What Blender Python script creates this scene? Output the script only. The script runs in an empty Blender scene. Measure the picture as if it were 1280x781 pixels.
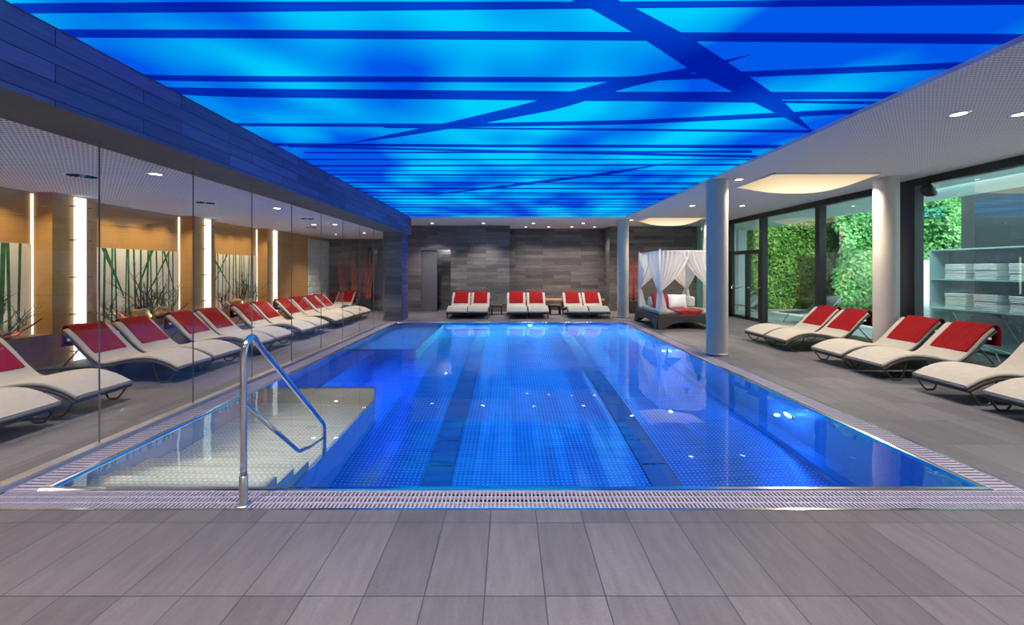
import bpy, math, random
from math import sin, cos, pi, sqrt, radians
from mathutils import Vector, Matrix
random.seed(7)
scene = bpy.context.scene
C = scene.collection
H = 1.62          # eye height
F = 520.0         # focal length in pixels of the 1280 px frame
def fl(px, py, z=0.0):
    Y = F*(H-z)/(py-337.0); return ((px-636.0)*Y/F, Y)

# ------------------------------------------------------------------ materials
def newmat(name):
    m = bpy.data.materials.new(name); m.use_nodes = True
    nt = m.node_tree; nt.nodes.clear()
    out = nt.nodes.new('ShaderNodeOutputMaterial')
    return m, nt, out
class N:
    """tiny node helper"""
    def __init__(s, nt): s.nt = nt
    def node(s, t, **kw):
        n = s.nt.nodes.new(t)
        for k, v in kw.items(): setattr(n, k, v)
        return n
    def link(s, a, b): s.nt.links.new(a, b)
    def math(s, op, a, b=None, c=None):
        n = s.nt.nodes.new('ShaderNodeMath'); n.operation = op
        for i, v in enumerate((a, b, c)):
            if v is None: continue
            if isinstance(v, (int, float)): n.inputs[i].default_value = v
            else: s.link(v, n.inputs[i])
        return n.outputs[0]
    def mix(s, fac, a, b, mode='MIX'):
        n = s.nt.nodes.new('ShaderNodeMix'); n.data_type = 'RGBA'; n.blend_type = mode
        for idx, v in ((0, fac), (6, a), (7, b)):
            if isinstance(v, (int, float)): n.inputs[idx].default_value = v
            elif isinstance(v, tuple): n.inputs[idx].default_value = (*v[:3], 1)
            else: s.link(v, n.inputs[idx])
        return n.outputs[2]
    def pos(s):
        g = s.nt.nodes.new('ShaderNodeNewGeometry'); x = s.nt.nodes.new('ShaderNodeSeparateXYZ')
        s.link(g.outputs['Position'], x.inputs[0]); return x.outputs
    def comb(s, x, y, z=0.0):
        n = s.nt.nodes.new('ShaderNodeCombineXYZ')
        for i, v in enumerate((x, y, z)):
            if isinstance(v, (int, float)): n.inputs[i].default_value = v
            else: s.link(v, n.inputs[i])
        return n.outputs[0]
    def noise(s, vec, scale, detail=4, rough=.55):
        n = s.nt.nodes.new('ShaderNodeTexNoise'); n.inputs['Scale'].default_value = scale
        n.inputs['Detail'].default_value = detail; n.inputs['Roughness'].default_value = rough
        if vec is not None: s.link(vec, n.inputs['Vector'])
        return n.outputs['Fac']
    def ramp(s, fac, stops):
        n = s.nt.nodes.new('ShaderNodeValToRGB'); e = n.color_ramp.elements
        while len(e) < len(stops): e.new(.5)
        for i, (p, c) in enumerate(stops):
            e[i].position = p; e[i].color = (*c, 1)
        s.link(fac, n.inputs[0]); return n.outputs[0]
    def bsdf(s, color=None, rough=.5, metal=0.0, spec=.5, bump=None, bstr=.2, **kw):
        n = s.nt.nodes.new('ShaderNodeBsdfPrincipled')
        if color is not None:
            if isinstance(color, tuple): n.inputs['Base Color'].default_value = (*color[:3], 1)
            else: s.link(color, n.inputs['Base Color'])
        for k, v in (('Roughness', rough), ('Metallic', metal), ('Specular IOR Level', spec)):
            if isinstance(v, (int, float)): n.inputs[k].default_value = v
            else: s.link(v, n.inputs[k])
        if bump is not None:
            b = s.nt.nodes.new('ShaderNodeBump'); b.inputs['Strength'].default_value = bstr
            b.inputs['Distance'].default_value = .01
            s.link(bump, b.inputs['Height']); s.link(b.outputs[0], n.inputs['Normal'])
        for k, v in kw.items(): n.inputs[k].default_value = v
        return n.outputs[0]
def simple(name, color, rough=.5, metal=0.0, spec=.5, noise=0.0, nscale=20, bstr=0.0):
    m, nt, out = newmat(name); n = N(nt)
    col = color; bump = None
    if noise or bstr:
        tc = n.node('ShaderNodeTexCoord')
        f = n.noise(tc.outputs['Object'], nscale)
        if noise:
            a = tuple(c*(1-noise) for c in color); b = tuple(min(1, c*(1+noise)) for c in color)
            col = n.ramp(f, [(.3, a), (.7, b)])
        if bstr: bump = f
    n.link(n.bsdf(col, rough, metal, spec, bump, bstr), out.inputs[0]); return m
def emit(name, color, strength):
    m, nt, out = newmat(name); n = N(nt)
    e = n.node('ShaderNodeEmission'); e.inputs[0].default_value = (*color, 1); e.inputs[1].default_value = strength
    n.link(e.outputs[0], out.inputs[0]); return m
def brick(name, ax, bw, bh, c1, c2, cm, offset=.5, mortar=.004, ox=0, oy=0, rough=.6, grain=1.0, freq=2, bstr=.4, spec=.4):
    m, nt, out = newmat(name); n = N(nt); p = n.pos()
    u = {'x': p[0], 'y': p[1], 'z': p[2]}[ax[0]]; v = {'x': p[0], 'y': p[1], 'z': p[2]}[ax[1]]
    u = n.math('ADD', u, ox); v = n.math('ADD', v, oy)
    vec = n.comb(u, v)
    b = n.node('ShaderNodeTexBrick', offset=offset, offset_frequency=freq)
    n.link(vec, b.inputs['Vector'])
    for k, val in (('Scale', 1.0), ('Mortar Size', mortar), ('Mortar Smooth', .1), ('Bias', 0.0), ('Brick Width', bw), ('Row Height', bh)):
        b.inputs[k].default_value = val
    b.inputs['Color1'].default_value = (0, 0, 0, 1); b.inputs['Color2'].default_value = (1, 1, 1, 1); b.inputs['Mortar'].default_value = (.5, .5, .5, 1)
    base = n.ramp(b.outputs['Color'], [(0, c1), (1, c2)])
    st = n.noise(n.comb(n.math('MULTIPLY', u, 1.2 if bw > bh else 9), n.math('MULTIPLY', v, 14 if bw > bh else 1.6), 3.3), 2.2, 6, .6)
    fine = n.noise(n.comb(u, v, p[2]), 60, 3)
    sc = n.ramp(st, [(.25, (1-.38*grain,)*3), (.75, (1+.0,)*3)])
    col = n.mix(1.0, base, sc, 'MULTIPLY')
    col = n.mix(.18, col, n.ramp(fine, [(.35, (.25,)*3), (.65, (1,)*3)]), 'MULTIPLY')
    col = n.mix(b.outputs['Fac'], col, cm)
    hgt = n.math('SUBTRACT', n.math('ADD', n.math('MULTIPLY', fine, .15), n.math('MULTIPLY', st, .25)), b.outputs['Fac'])
    n.link(n.bsdf(col, n.math('ADD', n.math('MULTIPLY', fine, .25), rough-.12), 0, spec, hgt, bstr), out.inputs[0]); return m

M = {}
M['tile'] = brick('deck_tile', 'xy', .3, .6, (.122, .112, .126), (.168, .156, .174), (.04, .04, .05), offset=0, mortar=.0032, ox=-.18+30, oy=-2.065+30, rough=.5, grain=.75)
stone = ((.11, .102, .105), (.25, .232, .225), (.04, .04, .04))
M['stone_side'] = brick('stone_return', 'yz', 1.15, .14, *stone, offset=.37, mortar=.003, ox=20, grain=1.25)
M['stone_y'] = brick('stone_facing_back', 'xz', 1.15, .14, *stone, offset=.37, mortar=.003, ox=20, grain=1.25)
M['stone_blue_lit'] = brick('stone_blue_glow', 'yz', 1.15, .13, (.10, .10, .25), (.18, .17, .42), (.03, .03, .05), offset=.37, mortar=.004, ox=20, oy=.02, grain=1.0)  # panel's blue glow tinted into the stone of beam and pillar
M['wood'] = brick('maple_panel', 'yz', 1.9, 1.22, (.52, .28, .085), (.62, .35, .12), (.2, .12, .05), offset=0, mortar=.004, ox=21, rough=.4, grain=.45)
M['woodx'] = brick('maple_panel_end', 'xz', 1.9, 1.22, (.52, .28, .085), (.62, .35, .12), (.2, .12, .05), offset=0, mortar=.004, ox=21, rough=.4, grain=.45)
M['plaster'] = simple('white_plaster', (.70, .66, .65), .8)
M['column'] = simple('column_paint', (.5, .46, .42), .6, noise=.04, nscale=3)
def perf(name, col, hole, sp=.045, r=.3):
    m, nt, out = newmat(name); n = N(nt); p = n.pos()
    a = n.math('SUBTRACT', n.math('FRACT', n.math('DIVIDE', n.math('ADD', p[0], 50), sp)), .5)
    b = n.math('SUBTRACT', n.math('FRACT', n.math('DIVIDE', n.math('ADD', p[1], 50), sp)), .5)
    d = n.math('SQRT', n.math('ADD', n.math('MULTIPLY', a, a), n.math('MULTIPLY', b, b)))
    f = n.math('LESS_THAN', d, r)
    n.link(n.bsdf(n.mix(f, col, hole), .85, 0, .2), out.inputs[0]); return m
M['perf_l'] = perf('perforated_board', (.90, .87, .95), (.16, .15, .18), .05, .27)
M['perf_r'] = perf('perforated_board_fine', (.70, .65, .65), (.30, .27, .27), .04, .25)
M['steel'] = simple('polished_steel', (.72, .72, .74), .16, 1.0, noise=.06, nscale=8)
M['steel_brushed'] = simple('brushed_steel', (.62, .62, .65), .33, 1.0, noise=.1, nscale=5)
M['grate'] = simple('grate_plastic', (.40, .365, .46), .45)
M['gutter'] = simple('gutter_dark', (.008, .008, .014), .9)
M['black'] = simple('black_frame', (.012, .012, .014), .35)
M['dark_metal'] = simple('dark_metal_tube', (.10, .095, .09), .3, .8)
M['cushion'] = simple('cream_cushion', (.385, .35, .30), .85, noise=.05, nscale=14, bstr=.15)
M['red'] = simple('red_terry', (.22, .006, .008), .95, spec=.15, noise=.25, nscale=90, bstr=.5)
M['white_cloth'] = simple('white_terry', (.80, .80, .80), .95, noise=.04, nscale=60, bstr=.3)
M['white_tag'] = simple('white_tag', (.85, .85, .85), .5)
M['louvre'] = simple('louvre_paint', (.50, .66, .68), .5); M['louvre_dark'] = simple('louvre_frame', (.10, .30, .30), .5)
def woven(name, c1, c2, s=90):
    m, nt, out = newmat(name); n = N(nt); tc = n.node('ShaderNodeTexCoord')
    ch = n.node('ShaderNodeTexChecker'); ch.inputs['Scale'].default_value = s
    n.link(tc.outputs['Object'], ch.inputs[0]); ch.inputs[1].default_value = (*c1, 1); ch.inputs[2].default_value = (*c2, 1)
    n.link(n.bsdf(ch.outputs[0], .5, 0, .5, ch.outputs[1], .5), out.inputs[0]); return m
M['rattan'] = woven('dark_rattan', (.028, .022, .018), (.07, .058, .05))
M['bench_wood'] = simple('bench_oak', (.42, .22, .10), .45, noise=.25, nscale=6)
M['planter_black'] = simple('planter_black', (.02, .02, .022), .5)
def glass(name, tint, refl=1.0, rough=0.0, base=0.04):
    m, nt, out = newmat(name); n = N(nt)
    tr = n.node('ShaderNodeBsdfTransparent'); tr.inputs[0].default_value = (*tint, 1)
    gl = n.node('ShaderNodeBsdfGlossy'); gl.inputs['Roughness'].default_value = rough
    g = n.node('ShaderNodeNewGeometry'); dp = n.node('ShaderNodeVectorMath', operation='DOT_PRODUCT')
    n.link(g.outputs['Incoming'], dp.inputs[0]); n.link(g.outputs['True Normal'], dp.inputs[1])
    k = n.math('POWER', n.math('SUBTRACT', 1.0, n.math('ABSOLUTE', dp.outputs['Value'])), 5.0)
    fac = n.math('MINIMUM', n.math('ADD', n.math('MULTIPLY', k, refl*.9), base), 1.0)
    mx = n.node('ShaderNodeMixShader'); n.link(fac, mx.inputs[0]); n.link(tr.outputs[0], mx.inputs[1]); n.link(gl.outputs[0], mx.inputs[2])
    n.link(mx.outputs[0], out.inputs[0]); return m
M['glass'] = glass('clear_glass', (.97, .98, .99), 1.0, 0, .07)
M['win_glass'] = glass('window_glass', (.76, .95, .91), 1.0, 0, .19)
M['frosted'] = simple('frosted_door_glass', (.16, .16, .18), .35, .3)
# ---------------------------------------------------------------- water
def water():
    m, nt, out = newmat('pool_water'); n = N(nt); p = n.pos()
    g = n.node('ShaderNodeBsdfGlass'); g.inputs['IOR'].default_value = 1.333; g.inputs['Roughness'].default_value = 0.0
    g.inputs[0].default_value = (.86, .95, 1, 1)
    h = n.noise(n.comb(n.math('MULTIPLY', p[0], 1.0), n.math('MULTIPLY', p[1], .8), 0.0), 1.3, 2, .45)
    b = n.node('ShaderNodeBump'); b.inputs['Strength'].default_value = .10; b.inputs['Distance'].default_value = .05
    n.link(h, b.inputs['Height']); n.link(b.outputs[0], g.inputs['Normal'])
    n.link(g.outputs[0], out.inputs[0]); return m
M['water'] = water()
def poolsteel(name, dots, base=(.36, .45, .56), metal=.55, rough=.34, aniso=0):
    m, nt, out = newmat(name); n = N(nt); p = n.pos()
    br = n.noise(n.comb(n.math('MULTIPLY', p[0], .8), n.math('MULTIPLY', p[1], 22), n.math('MULTIPLY', p[2], 22)), 2.0, 3)
    col = n.ramp(br, [(.3, tuple(c*.75 for c in base)), (.7, tuple(min(1, c*1.15) for c in base))])
    bump = br; bs = .18
    if dots:
        sp = .05
        a = n.math('SUBTRACT', n.math('FRACT', n.math('DIVIDE', n.math('ADD', p[0], 50), sp)), .5)
        b = n.math('SUBTRACT', n.math('FRACT', n.math('DIVIDE', n.math('ADD', p[1], 50), sp)), .5)
        d = n.math('SQRT', n.math('ADD', n.math('MULTIPLY', a, a), n.math('MULTIPLY', b, b)))
        f = n.math('SUBTRACT', 1.0, n.math('SMOOTH_MIN', n.math('MULTIPLY', d, 4.2), 1.0, .05))
        f = n.math('MAXIMUM', f, 0.0)
        col = n.mix(n.math('MULTIPLY', f, 2.2), col, (.6, .85, 1.0)); bump = f; bs = .25
    o_ = n.bsdf(col, rough, metal, .5, bump, bs)
    if aniso:
        wv = n.noise(n.comb(n.math('MULTIPLY', p[0], 1.6), n.math('MULTIPLY', p[1], .22)), 1.0, 1); b2 = n.node('ShaderNodeBump'); b2.inputs['Strength'].default_value = .8; b2.inputs['Distance'].default_value = .12
        n.link(wv, b2.inputs['Height']); old = o_.node.inputs['Normal'].links[0].from_node; n.link(b2.outputs[0], old.inputs['Normal'])
        bump_n = o_.node; bump_n.inputs['Anisotropic'].default_value = aniso; n.link(n.comb(0.0, 1.0, 0.0), bump_n.inputs['Tangent'])
    n.link(o_, out.inputs[0]); return m
M['pool_floor'] = poolsteel('studded_steel', True, (.09, .29, .72), .9, .29, 1.0)  # pool's blue lighting put into the neutral steel, also for wall and strip
M['pool_wall'] = poolsteel('pool_wall_steel', False, (.16, .30, .62), .6, .25)
M['pool_strip'] = poolsteel('pool_strip_steel', False, (.12, .28, .58), .7, .16)
M['step_steel'] = poolsteel('step_steel', True, (.55, .53, .48), .55, .35)
M['wall_steel'] = poolsteel('partition_steel', False, (.55, .52, .46), .7, .22)
# ---------------------------------------------------------------- light panels
def panel_mat(name, bright, dark, s):
    m, nt, out = newmat(name); n = N(nt); p = n.pos()
    f = n.noise(n.comb(n.math('MULTIPLY', p[0], .75), n.math('MULTIPLY', p[1], .5), 1.7), 1.0, 1.5, .5)
    col = n.ramp(f, [(.36, dark), (.5, tuple((a+b)/2 for a, b in zip(bright, dark))), (.62, bright)])
    e = n.node('ShaderNodeEmission'); n.link(col, e.inputs[0]); e.inputs[1].default_value = s
    n.link(e.outputs[0], out.inputs[0]); return m
M['panel'] = panel_mat('blue_light_ceiling', (.0, .62, 1.0), (.0, .10, .82), 1.0)
M['bar'] = panel_mat('blue_ceiling_bar', (.0, .06, .62), (.0, .012, .38), 1.0)
M['strip_light'] = emit('strip_light', (.93, 1.0, .86), 2.0)
M['lens'] = emit('downlight_lens', (1.0, .93, .8), 9)
M['pool_led'] = emit('pool_led', (.1, .65, 1.0), 25)
def lampmat():
    m, nt, out = newmat('lamp_fabric'); n = N(nt)
    p = n.pos(); g = n.math('DIVIDE', n.math('SUBTRACT', 3.285, p[2]), .19)
    col = n.ramp(g, [(0, (.62, .46, .28)), (.5, (.85, .66, .40)), (1, (1.0, .90, .62))])  # billow shading put into the glow: dim rim, bright middle
    e = n.node('ShaderNodeEmission'); n.link(col, e.inputs[0]); e.inputs[1].default_value = 1.2
    n.link(e.outputs[0], out.inputs[0]); return m
M['lamp'] = lampmat()
def curtain_mat():
    m, nt, out = newmat('sheer_curtain'); n = N(nt)
    d = n.node('ShaderNodeBsdfDiffuse'); d.inputs[0].default_value = (.9, .88, .86, 1)
    t = n.node('ShaderNodeBsdfTranslucent'); t.inputs[0].default_value = (.9, .88, .86, 1)
    a = n.node('ShaderNodeMixShader'); a.inputs[0].default_value = .45; n.link(d.outputs[0], a.inputs[1]); n.link(t.outputs[0], a.inputs[2])
    tr = n.node('ShaderNodeBsdfTransparent'); b = n.node('ShaderNodeMixShader'); b.inputs[0].default_value = .9
    n.link(tr.outputs[0], b.inputs[1]); n.link(a.outputs[0], b.inputs[2]); n.link(b.outputs[0], out.inputs[0]); return m
M['curtain'] = curtain_mat()

# ---------------------------------------------------------------- mesh builder
class MB:
    def __init__(s): s.v = []; s.f = []; s.m = []; s.sm = []
    def add(s, vs, fs, mi=0, smooth=False, T=None):
        o = len(s.v)
        s.v += [tuple(T @ Vector(v)) if T else tuple(v) for v in vs]
        for f in fs: s.f.append(tuple(i+o for i in f)); s.m.append(mi); s.sm.append(smooth)
        return s
    def box(s, x0, x1, y0, y1, z0, z1, mi=0, T=None):
        vs = [(x, y, z) for z in (z0, z1) for y in (y0, y1) for x in (x0, x1)]
        return s.add(vs, [(0, 2, 3, 1), (4, 5, 7, 6), (0, 1, 5, 4), (2, 6, 7, 3), (0, 4, 6, 2), (1, 3, 7, 5)], mi, False, T)
    def rbox(s, x0, x1, y0, y1, z0, z1, r=.01, mi=0, T=None):
        # rounded box: bevelled by rings
        cx, cy = (x0+x1)/2, (y0+y1)/2; hx, hy = (x1-x0)/2, (y1-y0)/2
        def ring(ins, z):
            out = []
            rr = max(r-ins, .0004) if ins < r else .0004
            for qx, qy, a0 in ((1, 1, 0), (-1, 1, 90), (-1, -1, 180), (1, -1, 270)):
                for k in range(4):
                    a = radians(a0+30*k)
                    out.append((cx+qx*(hx-ins-rr)+rr*cos(a), cy+qy*(hy-ins-rr)+rr*sin(a), z))
            return out
        rings = []
        for k in range(4): a = pi/2*k/3; rings.append(ring(r*(1-sin(a)), z0+r*(1-cos(a))))
        for k in range(4): a = pi/2*(3-k)/3; rings.append(ring(r*(1-sin(a)), z1-r*(1-cos(a))))
        vs = sum(rings, []); n = 16; fs = [tuple(range(n-1, -1, -1)), tuple(range(len(vs)-n, len(vs)))]
        for i in range(len(rings)-1):
            for j in range(n): fs.append((i*n+j, i*n+(j+1) % n, (i+1)*n+(j+1) % n, (i+1)*n+j))
        return s.add(vs, fs, mi, True, T)
    def quad(s, a, b, c, d, mi=0): return s.add([a, b, c, d], [(0, 1, 2, 3)], mi)
    def tube(s, pts, r, n=10, mi=0, caps=True, T=None):
        pts = [Vector(p) for p in pts]; rs = r if isinstance(r, (list, tuple)) else [r]*len(pts)
        t0 = (pts[1]-pts[0]).normalized()
        up = Vector((0, 0, 1)) if abs(t0.z) < .9 else Vector((1, 0, 0))
        u = t0.cross(up).normalized(); vs = []
        for i, p in enumerate(pts):
            t = ((pts[min(i+1, len(pts)-1)]-pts[max(i-1, 0)])).normalized()
            u = (u-t*u.dot(t)).normalized(); w = t.cross(u)
            for k in range(n):
                a = 2*pi*k/n; vs.append(tuple(p+(u*cos(a)+w*sin(a))*rs[i]))
        fs = []
        for i in range(len(pts)-1):
            for k in range(n): fs.append((i*n+k, i*n+(k+1) % n, (i+1)*n+(k+1) % n, (i+1)*n+k))
        if caps: fs += [tuple(range(n-1, -1, -1)), tuple(range(len(vs)-n, len(vs)))]
        return s.add(vs, fs, mi, True, T)
    def cyl(s, cx, cy, z0, z1, r, n=32, mi=0): return s.tube([(cx, cy, z0), (cx, cy, z1)], r, n, mi)
    def lathe(s, prof, cx=0, cy=0, n=24, mi=0, T=None):
        vs = [(cx+r*cos(2*pi*k/n), cy+r*sin(2*pi*k/n), z) for r, z in prof for k in range(n)]
        fs = [(i*n+k, i*n+(k+1) % n, (i+1)*n+(k+1) % n, (i+1)*n+k) for i in range(len(prof)-1) for k in range(n)]
        return s.add(vs, fs, mi, True, T)
    def grid(s, fn, nu, nv, mi=0, smooth=True):
        vs = [fn(i/nu, j/nv) for j in range(nv+1) for i in range(nu+1)]
        fs = [(j*(nu+1)+i, j*(nu+1)+i+1, (j+1)*(nu+1)+i+1, (j+1)*(nu+1)+i) for j in range(nv) for i in range(nu)]
        return s.add(vs, fs, mi, smooth)
    def build(s, name, mats, parent=None, loc=None):
        me = bpy.data.meshes.new(name); me.from_pydata(s.v, [], s.f)
        for m in (mats if isinstance(mats, (list, tuple)) else [mats]): me.materials.append(m)
        me.polygons.foreach_set('material_index', s.m); me.polygons.foreach_set('use_smooth', s.sm); me.update()
        o = bpy.data.objects.new(name, me); C.objects.link(o)
        if parent: o.parent = parent
        if loc: o.location = loc
        return o
def flat_edges(o, ang=40):
    try: o.data.set_sharp_from_angle(angle=radians(ang))
    except Exception: pass
    return o
def tag(o, label=None, cat=None, group=None, kind=None):
    if label: o['label'] = label
    if cat: o['category'] = cat
    if group: o['group'] = group
    if kind: o['kind'] = kind
    return o
def struct(o): o['kind'] = 'structure'; return o
def empty(name, loc=(0, 0, 0), rz=0, label=None, cat=None, group=None):
    o = bpy.data.objects.new(name, None); C.objects.link(o); o.location = loc; o.rotation_euler = (0, 0, rz)
    return tag(o, label, cat, group)
KIDS = {}
def children(o): return [c for c in C.objects if c.parent == o]
def copy_tree(o, loc=None, rz=None, label=None, group=None, parent=None):
    c = o.copy(); C.objects.link(c)
    if parent: c.parent = parent
    if loc is not None: c.location = loc
    if rz is not None: c.rotation_euler = (0, 0, rz)
    if label: c['label'] = label
    if group: c['group'] = group
    for ch in children(o): copy_tree(ch, parent=c)
    return c
def catmull(pts, k=5):
    out = []; P = [Vector(p) for p in pts]
    for i in range(len(P)-1):
        a, b, c, d = P[max(i-1, 0)], P[i], P[i+1], P[min(i+2, len(P)-1)]
        for j in range(k):
            t = j/k; out.append(.5*((2*b)+(c-a)*t+(2*a-5*b+4*c-d)*t*t+(3*b-a-3*c+d)*t**3))
    out.append(P[-1]); return out
ORD = ['first', 'second', 'third', 'fourth', 'fifth', 'sixth', 'seventh', 'eighth', 'ninth', 'tenth', 'eleventh', 'twelfth', 'thirteenth']

def area(name, loc, rot, sx, sy, e_, col, spread=None):
    L = bpy.data.lights.new(name, 'AREA'); L.shape = 'RECTANGLE'; L.size = sx; L.size_y = sy; L.energy = e_; L.color = col
    if spread: L.spread = spread
    o = bpy.data.objects.new(name, L); C.objects.link(o); o.location = loc; o.rotation_euler = rot; return o
# ================================================================= SETTING
XL, XR, YF = -7.1, 7.66, -1.6
ZC, ZP = 3.32, 3.37
PX0, PX1, PY0, PY1 = -3.40, 3.50, 3.12, 12.74      # water edges
GX0, GX1, GY0, GY1 = -3.68, 3.79, 2.817, 13.0      # outer gutter edges
# floor with the pool opening
b = MB()
def fq(x0, x1, y0, y1): b.quad((x0, y0, 0), (x1, y0, 0), (x1, y1, 0), (x0, y1, 0))
fq(-7.5, XR, YF, GY0); fq(-7.5, GX0, GY0, GY1); fq(GX1, XR, GY0, GY1); fq(-7.5, XR, GY1, 17.4)
struct(b.build('floor', M['tile']))
# gutter channel
b = MB(); zg = -.16
b.quad((GX0, GY0, zg), (GX1, GY0, zg), (GX1, PY0-.06, zg), (GX0, PY0-.06, zg))
b.quad((GX0, PY1+.06, zg), (GX1, PY1+.06, zg), (GX1, GY1, zg), (GX0, GY1, zg))
b.quad((GX0, PY0-.06, zg), (PX0-.06, PY0-.06, zg), (PX0-.06, PY1+.06, zg), (GX0, PY1+.06, zg))
b.quad((PX1+.06, PY0-.06, zg), (GX1, PY0-.06, zg), (GX1, PY1+.06, zg), (PX1+.06, PY1+.06, zg))
for (x0, y0, x1, y1) in ((GX0, GY0, GX1, GY0), (GX1, GY0, GX1, GY1), (GX1, GY1, GX0, GY1), (GX0, GY1, GX0, GY0)):
    b.quad((x0, y0, zg), (x1, y1, zg), (x1, y1, 0), (x0, y0, 0))
struct(b.build('trim_1', M['gutter']))
# steel edge strip of the gutter
b = MB(); t = .018
b.box(GX0-t, GX1+t, GY0-t, GY0, -.02, .006); b.box(GX0-t, GX1+t, GY1, GY1+t, -.02, .006)
b.box(GX0-t, GX0, GY0, GY1, -.02, .006); b.box(GX1, GX1+t, GY0, GY1, -.02, .006)
struct(b.build('trim_2', M['steel']))
# pool lip (rounded steel coping)
b = MB()
prof = [(-.07, -.10), (-.07, -.012), (-.066, .0), (-.055, .006), (-.03, .008), (-.012, .002), (0, -.018), (0, -.06)]
def loop(dx):
    return [(PX0-dx, PY0-dx), (PX1+dx, PY0-dx), (PX1+dx, PY1+dx), (PX0-dx, PY1+dx)]
vs = []
for (o_, z) in prof:
    for (x, y) in loop(-o_): vs.append((x, y, z))
fs = [(i*4+k, i*4+(k+1) % 4, (i+1)*4+(k+1) % 4, (i+1)*4+k) for i in range(len(prof)-1) for k in range(4)]
b.add(vs, fs); struct(b.build('trim_3', M['steel']))
# pool shell
ZW = -.012; ZB = -1.42
pool = empty('swimming_pool', (0, 0, 0), 0, 'large rectangular stainless steel swimming pool filled with blue lit water', 'pool')
b = MB()
for (x0, y0, x1, y1) in ((PX0, PY0, PX1, PY0), (PX1, PY0, PX1, PY1), (PX1, PY1, PX0, PY1), (PX0, PY1, PX0, PY0)):
    b.quad((x0, y0, ZB), (x1, y1, ZB), (x1, y1, -.05), (x0, y0, -.05))
b.build('pool_wall', M['pool_wall'], pool)
MB().quad((PX0, PY0, ZB), (PX1, PY0, ZB), (PX1, PY1, ZB), (PX0, PY1, ZB)).build('pool_floor', M['pool_floor'], pool)
SX = -1.89
# stair well: steps going down from the near edge, landing, end wall
def stepbox(mb, x0, x1, y0, y1, z): mb.box(x0, x1, y0, y1, ZB+.001, z)
b = MB()
for k in range(4): stepbox(b, PX0+.002, SX, PY0+.002+.27*k, PY0+.27*(k+1), -.14-.15*k)
b.build('step_flight', M['step_steel'], pool)
b = MB(); stepbox(b, PX0+.002, SX, PY0+1.08, 5.75, -.72); b.build('landing', M['step_steel'], pool)
b = MB(); b.box(PX0+.002, SX+.03, 5.75, 5.81, ZB+.002, -.03); b.build('partition_wall', M['wall_steel'], pool)
b = MB(); b.box(SX, SX+.03, PY0+.002, 5.75, ZB+.002, -.60); b.build('partition_rim', M['pool_wall'], pool)
b = MB(); b.box(PX0+.002, -2.85, 5.81, 8.95, ZB+.002, -.55); b.build('bench_ledge', M['pool_wall'], pool)
b = MB(); b.box(PX0+.002, -2.0, 8.95, PY1-.002, ZB+.002, -.40); b.build('shallow_deck', M['wall_steel'], pool)
b = MB(); b.box(3.3, PX1-.002, PY0+.002, PY1-.002, ZB+.002, ZB+.16); b.build('wall_ledge', M['pool_wall'], pool)
for (xa, xb) in ((-.92, -.62), (1.50, 1.80)):
    b = MB(); b.box(xa, xb, PY0+.05, PY1-.05, ZB+.002, ZB+.012)
    k = PY0+.4
    s_ = b.build('floor_channel', M['pool_strip'], pool)
    b = MB()
    for i in range(16):
        y = PY0+.5+.56*i
        b.box(xa+.02, xa+.10, y, y+.012, ZB+.012, ZB+.018); b.box(xb-.10, xb-.02, y, y+.012, ZB+.012, ZB+.018)
        b.box(xa+.13, xb-.13, y-.005, y+.017, ZB+.012, ZB+.02)
    b.box(xa-.006, xa+.002, PY0+.05, PY1-.05, ZB+.002, ZB+.014); b.box(xb-.002, xb+.006, PY0+.05, PY1-.05, ZB+.002, ZB+.014)
    b.build('channel_slots', M['black'], s_)
b = MB(); b.quad((PX0-.001, PY0-.001, ZW), (PX1+.001, PY0-.001, ZW), (PX1+.001, PY1+.001, ZW), (PX0-.001, PY1+.001, ZW))
b.build('water', M['water'], pool)
# underwater lamps
def puck(x, y, z, nx, ny):
    p_ = empty('pool_light', (x, y, z)); p_.parent = pool
    T = Matrix.Rotation(math.atan2(ny, nx), 4, 'Z') @ Matrix.Rotation(pi/2, 4, 'Y')
    MB().lathe([(.10, 0), (.11, .012), (.09, .022), (.075, .014)], n=24, T=T).build('bezel', M['steel'], p_)
    MB().lathe([(.076, .014), (.04, .02), (.0005, .021)], n=24, T=T).build('lens', M['pool_led'], p_)
puck(.65, PY1-.003, -.45, 0, -1); puck(PX1-.003, 5.2, -.62, -1, 0); puck(PX1-.003, 9.0, -.62, -1, 0)
# grates
def grate(name, x0, x1, y0, y1, axis, sp, label):
    g = empty(name, ((x0+x1)/2, (y0+y1)/2, 0), 0, label, 'grate'); ox, oy = g.location[0], g.location[1]
    b = MB()
    if axis == 'y':
        n_ = int((x1-x0)/sp)
        for i in range(n_):
            x = x0+sp*(i+.5)-ox; b.box(x-sp*.2, x+sp*.2, y0-oy, y1-oy, -.03, -.002)
    else:
        n_ = int((y1-y0)/sp)
        for i in range(n_):
            y = y0+sp*(i+.5)-oy; b.box(x0-ox, x1-ox, y-sp*.25, y+sp*.25, -.03, -.002)
    b.build('slats', M['grate'], g)
    b = MB(); w = .006
    if axis == 'y':
        for t_ in (.02, .34, .66, .98):
            y = y0+(y1-y0)*t_-oy; b.box(x0-ox, x1-ox, y-w, y+w, -.02, -.001)
    else:
        for t_ in (.03, .97):
            x = x0+(x1-x0)*t_-ox; b.box(x-w, x+w, y0-oy, y1-oy, -.02, -.001)
    b.build('cross_bar', M['grate'], g); return g
grate('overflow_grate', GX0+.004, GX1-.004, GY0+.004, PY0-.072, 'y', .029, 'pale slatted overflow grate along the near edge of the pool')
grate('overflow_grate', GX0+.004, PX0-.072, PY0-.066, PY1+.07, 'x', .045, 'pale slatted overflow grate between left glass wall and pool')
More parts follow.
